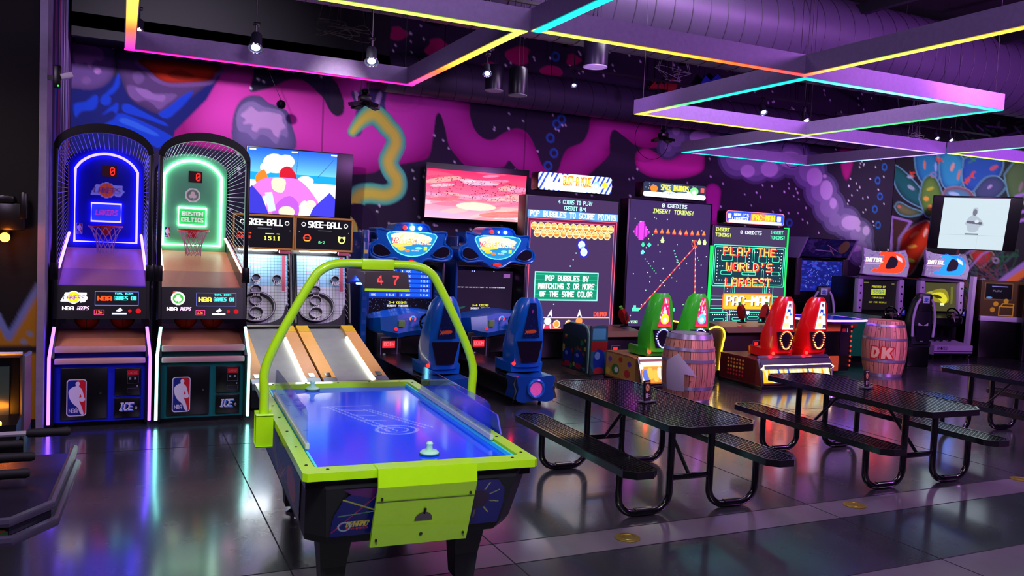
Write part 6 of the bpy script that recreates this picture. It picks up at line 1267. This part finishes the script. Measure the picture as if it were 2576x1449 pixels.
def drift(label, X, Y, rz, dcol, scr, word):
    t = thing('drift_racing_game', label, 'arcade game', (X, Y, 0), rz); h = .50
    MB().box(-h, h, .45, 1.2, .05, 1.52, .01).build('cabinet_body', BLK, t)
    MB().box(-h, h, .1, 1.2, .0, .08, .01).build('floor_base', BLK, t)
    for s_ in (-1, 1):
        f = MB().box(s_*.47-.055, s_*.47+.055, .36, .48, .86, 1.50, .01).build('screen_side_post', LILP, t); m = MB()
        for k in range(4): m.lathe([(.001, 0), (.018, 0), (.018, -.006), (.001, -.006)], (s_*.47, .36, .95+k*.14), 10, 'y')
        m.build('round_holes', BLK, f)
    MB().box(-h, h, .37, .46, 1.49, 1.56, .01).build('top_bar', mat('grey_lilac', (90, 76, 110), .4), t)
    panel('screen', scr, flatmap((-.41, .44, 1.47), (.82, 0, 0), (0, 0, -.56)), attmat('dim_screen', .8, .25, base=0), t)
    out = [(-.52, 1.60), (-.40, 1.58), (.52, 1.56), (.56, 1.78), (.50, 1.98), (.44, 2.08), (.1, 2.02), (-.30, 2.04), (-.52, 2.10), (-.48, 1.84)]
    m = MB().prism(out, 'y', .30, .36).build('marquee_panel', LILP, t, smooth=False)
    c = Cv(112, 56, None, 3)
    fl = lambda x, z: ((x+.56)*100, (2.11-z)*100)
    c.poly([fl(x*.97, 1.82+(z-1.82)*.95) for x, z in out], (104, 92, 124))
    for k in range(90): x, y = RNG.uniform(6, 104), RNG.uniform(4, 50); c.line([(x, y), (x+RNG.uniform(-4, 4), y+RNG.uniform(-3, 3))], .8, random.choice([(60, 50, 80), (140, 126, 160), (40, 34, 60)]))
    Dp = [(46, 8), (80, 9), (96, 16), (102, 28), (98, 40), (84, 48), (28, 47), (32, 40), (40, 40), (52, 16), (44, 16)]
    c.poly(smooth(Dp, 3), dcol); c.poly(smooth([(66, 17), (78, 18), (84, 24), (82, 34), (74, 39), (56, 39)], 3), (24, 16, 30))
    for k in range(6): c.line([(80+k*2.4, 14+k), (84+k*2, 22+k)], .7, (250, 240, 250))
    c.text(8, 20, 'INITIAL', 8, (255, 245, 190), 5.4, 1.1, slant=.2, bold=1.2); c.rect(10, 30, 46, 32, (230, 120, 60))
    panel('marquee_print', c, flatmap((-.56, .296, 2.11), (1.12, 0, 0), (0, 0, -.56)), attmat('drift_marquee', 1.25, .3, base=.35), m)
    MB().loft([[(x, y0, .68), (x, y0-.02, .80), (x, .45, .88), (x, .45, .60)] for x, y0 in ((-.48, .30), (-.3, .16), (0, .10), (.3, .16), (.48, .30))]).build('dashboard', mat('dash_black', (16, 15, 20), .3), t)
    W = Matrix.Translation((-.02, .02, .86)) @ Matrix.Rotation(-.35, 4, 'X'); w_ = MB().torus((0, 0, 0), .145, .015, 'y', 30, 8).build('steering_wheel', BLKG, t, xf=W)
    m = MB(); [m.tube([(0, 0, 0), (.14*math.cos(a), 0, .14*math.sin(a))], .012, 6) for a in (0, PI, -PI/2)]; m.tube([(0, 0, 0), (0, .14, -.02)], .02, 8); m.build('wheel_spoke', BLKM, w_, xf=W)
    MB().lathe([(.001, -.02), (.04, -.014), (.045, .01)], n=16, axis='y').build('wheel_hub', mat('hub_gold', (150, 120, 120), .3, .6), w_, xf=W)
    MB().tube([(.30, .16, .84), (.31, .10, .98)], .012, 8).ball((.31, .10, .99), .025, 10).build('gear_stick', BLKG, t)
    c = Cv(12, 14, (60, 90, 190), 2); c.ell(6, 6, 3, 3, (230, 200, 200)); panel('card_reader', c, flatmap((.36, .20, .94), (.08, 0, 0), (0, .0, -.10)), PRINT, t)
    m = MB().prism([(-.02, .10), (-.02, .28), (.5, .34), (.5, .10)], 'x', -.46, .46).build('pedal_base', LILP, t, smooth=False)
    c = Cv(92, 18, (176, 152, 200), 2); c.rect(0, 11, 92, 12.6, (20, 16, 30)); c.rect(0, 15, 92, 18, (20, 16, 30)); c.text(8, 2.5, word, 6, (40, 32, 60), 4, 1.2, bold=.5); panel('base_lettering', c, flatmap((-.46, -.023, .28), (.92, 0, 0), (0, 0, -.18)), PRINT, m)
    for x in (-.15, .0, .2): MB().box(x-.03, x+.03, .28, .30, .33, .55, .005).build('pedal', BLKM, t)
    m = MB()
    for x in (-.42, 0, .42): m.lathe([(.03, -.012), (.03, .012)], (x, .05, .03), 14, 'x').box(x-.015, x+.015, .03, .07, .03, .10)
    m.build('caster', CHR, t); return t
s1 = Cv(100, 70, (20, 16, 16), 2); s1.text(50, 12, 'POWERED BY', 5, (215, 215, 50), 3.2, 1.2, True, bold=.4); s1.rect(30, 20, 70, 34, (190, 200, 60)); s1.text(50, 22, 'SEGA', 9, (90, 130, 110), 6.4, 1.25, True, bold=.6); s1.text(50, 39, 'COPYRIGHT', 4, (200, 200, 50), 3.2, 1.2, True); s1.text(50, 50, 'NOT FOR RESALE', 4, (190, 190, 50), 3, 1.2, True); s1.rect(8, 4, 22, 6, (110, 110, 70)); s1.rect(86, 6, 94, 8, (120, 120, 80))
s2 = Cv(100, 70, (74, 72, 40), 2); s2.poly(smooth([(4, 30), (30, 20), (60, 14), (76, 24), (80, 46), (60, 50), (20, 42)], 4), (150, 140, 30)); s2.poly(smooth([(30, 28), (60, 24), (76, 40), (66, 52), (50, 40)], 4), (230, 220, 50)); s2.ell(20, 28, 12, 5, (180, 170, 60), -20); s2.rect(56, 50, 68, 56, (240, 250, 190)); s2.rect(2, 56, 40, 58, (190, 130, 60)); s2.poly([(84, 10), (92, 8), (92, 50), (86, 52)], (110, 110, 40)); s2.ell(46, 34, 14, 4, (60, 52, 20), 15)
A = -.16
drift('drift racing game with a red D on its marquee, beside the DK barrel', 13.15, 10.95, A, (255, 60, 30), s1, 'TRUENO')
drift('drift racing game with a blue D on its marquee', 14.60, 10.75, A, (30, 120, 255), s2, 'BNR32')
p = onZ(2318, 905, 0); steering_seat('dark racing seat with lilac stripes between the two drift racing games', 12.88, 10.15, -.35, 1.0)
steering_seat('dark racing seat partly hidden left of the red D racing game', 12.33, 11.90, -.7, 1.0)
# leaning pale rail and the far wooden cabinet
b = Vector((15.36, 11.0, 0)); q = Vector((15.42, 11.0, 1.62)); t = thing('tall_pale_rail', 'tall pale lilac rail standing right of the blue D racing game', 'rail', (b.x, b.y, 0))
MB().loft([[(dx+q_-.05, -.03, z), (dx+q_+.05, -.03, z), (dx+q_+.05, .05, z), (dx+q_-.05, .05, z)] for q_, z, dx in ((0, 0, 0), ((q.x-b.x), q.z, 0))]).build('rail', LILP, t, smooth=False)
MB().box(.08, .095, .0, .02, 0, 1.5).box(.16, .17, .1, .12, 0, 1.45).build('metal_edge', STEEL, t, smooth=False); MB().box(-.12, .18, -.05, .4, 0, .03).build('foot_plate', BLK, t, smooth=False)
t = thing('wooden_prize_cabinet', 'brown cabinet with a yellow chest drawing at the right edge', 'cabinet', (16.05, 10.75, 0), -.5); BRW = mat('dark_brown_wood', (70, 48, 34), .45)
MB().box(-.45, .45, 0, .5, .0, .80, .01).build('cabinet_body', BLK, t); MB().box(-.45, .45, .05, .5, .80, 1.55, .01).build('upper_body', BRW, t)
c = Cv(90, 75, (74, 52, 36), 2); c.rect(8, 6, 60, 36, (16, 14, 24)); c.frame(6, 4, 62, 38, 1.4, (120, 84, 50)); c.rect(20, 10, 52, 12, (130, 140, 190)); c.text(22, 18, 'PLAY', 4, (130, 130, 150), 4); c.ell(16, 34, 6, 2, (90, 180, 220))
for x, y in ((30, 46), (50, 40), (24, 58)): c.ell(x, y, 5, 5, (200, 150, 40))
c.frame(36, 50, 66, 70, 2, (210, 160, 40)); c.line([(38, 52), (44, 45), (66, 45), (64, 52)], 2, (210, 160, 40)); panel('front_print', c, flatmap((-.44, .046, 1.55), (.88, 0, 0), (0, 0, -.75)), PRINT, t)
MB().box(-.46, .46, -.02, .06, .74, .84, .01).build('lilac_shelf', LILP, t)
MB().box(.22, .34, -.35, -.25, 0, 1.7, .01).build('dark_post', DKP, t)
# blue post left of the racing games
t = thing('blue_post', 'dark blue upright post between the alley rollers and racing games', 'post', (3.02, 11.1, 0)); MB().box(-.03, .05, -.05, .05, 0, 1.98, .008).build('post', BLUED, t)
c = Cv(6, 60, None, 1)
for k in range(10): c.rect(1, 3+k*6, 5, 5+k*6, (220, 210, 120) if k in (1, 3) else (40, 80, 160))
panel('post_stickers', c, flatmap((-.03, -.053, 1.95), (.08, 0, 0), (0, 0, -1.6)), PRINT, t); MB().box(-.12, .12, -.12, .12, 0, .03).build('foot', BLK, t)
# ================================================================= LEFT EDGE: ROD TABLE GAME
t = thing('rod_table_game', 'table game with black-handled steel rods at the left edge', 'table game', (-.78, 4.0, 0)); t.scale = (1, 1, 1.06); CLR = glass('thick_acrylic', (210, 225, 255), .3)
TR = mat('silver_tray', (120, 116, 140), .25, .6)
o = [(-.9, -.62), (.44, -.62), (.56, -.45), (.60, .38), (-.9, .38)]
MB().prism(o, 'z', .70, .765).build('tray', mat('dark_tray', (40, 36, 52), .25, .3), t, smooth=False)
m = MB(); m.tube([(x, y, .775) for x, y in o[0:4]]+[(.60, .42, .775)], .018, 8); m.build('tray_edge', TR, t)
m = MB(); m.tube([(x*1.02, y*1.02, .715) for x, y in o[0:4]], .02, 8); m.build('lower_edge', TR, t)
c = Cv(34, 16, None, 2); c.ell(17, 8, 12, 6, (60, 120, 60)); c.ell(15, 6, 4, 3, (190, 180, 60)); c.line([(8, 12), (26, 5)], 1.6, (170, 60, 40)); panel('corner_decal', c, flatmap((.30, -.640, .765), (.16, .02, 0), (0, 0, -.055)), PRINT, t)
MB().box(-.9, .3, -.4, .3, .08, .70).build('table_body', BLK, t, smooth=False)
for x, y in ((-.6, -.3), (.15, -.3), (.15, .2)): MB().lathe([(.05, 0), (.05, .03), (.02, .05), (.02, .10)], (x, y, 0), 14).build('foot', CHR, t)
for k, (xe, y) in enumerate(((.58, .40), (.40, .24), (.46, .06), (.46, -.16), (.28, -.42))):
    z = .86-.012*k
    rdm = MB().tube([(-.9, y, z), (xe-.16, y, z)], .012, 8).build('rod', mat('steel_rod', (205, 200, 205), .35, .5), t); MB().lathe([(.010, 0), (.018, .01), (.020, .06), (.018, .14), (.020, .17), (.014, .185), (.001, .185)], (xe-.18, y, z), 14, 'x').build('handle', RUB, rdm)
    MB().box(xe-.5, xe-.47, y-.02, y+.02, .765, z+.015).build('rod_bearing', BLKM, rdm, smooth=False)
t2 = thing('glowing_game_cabinet', 'cabinet with glass front and red side panel behind the rod table', 'arcade game', (-.80, 5.9, 0))
MB().box(-.6, .28, 0, .45, .0, .55, .01).build('lower_body', BLK, t2); MB().prism([(0, .55), (0, 1.06), (.45, 1.02), (.45, .55)], 'x', .26, .28).build('red_side_panel', mat('crimson_panel', (150, 10, 50), .3), t2, smooth=False)
MB().prism([(0, .55), (.02, 1.05), (.45, 1.01), (.45, .55)], 'x', -.6, .25).build('upper_body', BLK, t2, smooth=False)
MB().box(-.6, .20, -.012, -.004, .62, 1.0).build('display_glass', mat('display_glow', (30, 50, 50), .15, emit=(60, 70, 80), k=.12), t2, smooth=False)
m = MB(); m.tube([(.27, -.01, .55), (.27, -.01, 1.06), (.27, .45, 1.02)], .014, 6).tube([(-.6, -.01, 1.08), (.27, -.01, 1.08)], .012, 6); m.build('metal_frame', STEEL, t2)
MB().ball((.11, -.26, .70), .05, 14, (1.6, 1, .7)).build('amber_lamp', neon('amber_lamp', (255, 150, 30), 30), t2); MB().prism([(-.35, .58), (-.32, .70), (0, .70), (0, .58)], 'x', -.6, .27).build('front_shelf', BLKM, t2, smooth=False)
# amber wall lamp
p = onY(12, 597, 8.3); t = thing('amber_wall_light', 'round amber lamp glowing on the dark left wall', 'lamp', p); MB().ball((0, 0, 0), .04, 16).build('lamp_globe', neon('amber_globe', (255, 120, 12), 60), t); MB().box(-.08, .14, .06, .16, .06, .30, .02).box(-.12, .06, .04, .20, .30, .36, .01).box(.1, .16, .05, .14, .16, .40, .02).tube([(0, .10, -.02), (0, .1, .1)], .03).build('housing', BLKM, t); MB().box(-.02, .02, .0, .12, -.01, .01).build('arm', BLKM, t)
# small camera on the column
p = onY(160, 195, 8.42); t = thing('security_camera', 'small pale camera on a black bracket high on the left column', 'camera', p); MB().box(-.08, -.02, -.02, .06, -.10, .10, .01).box(-.60-p.x-.02, -.05, .08, .12, -.02, .02).box(-.08, -.04, .03, .12, -.02, .02).build('bracket', BLKM, t); MB().box(-.02, .08, -.05, .02, -.02, .03, .01).build('camera_body', WHT, t, xf=Matrix.Rotation(-.35, 4, 'Y')); MB().ball((-.04, -.025, -.08), .008, 8).build('green_led', neon('green_led', (40, 255, 80), 3), t)
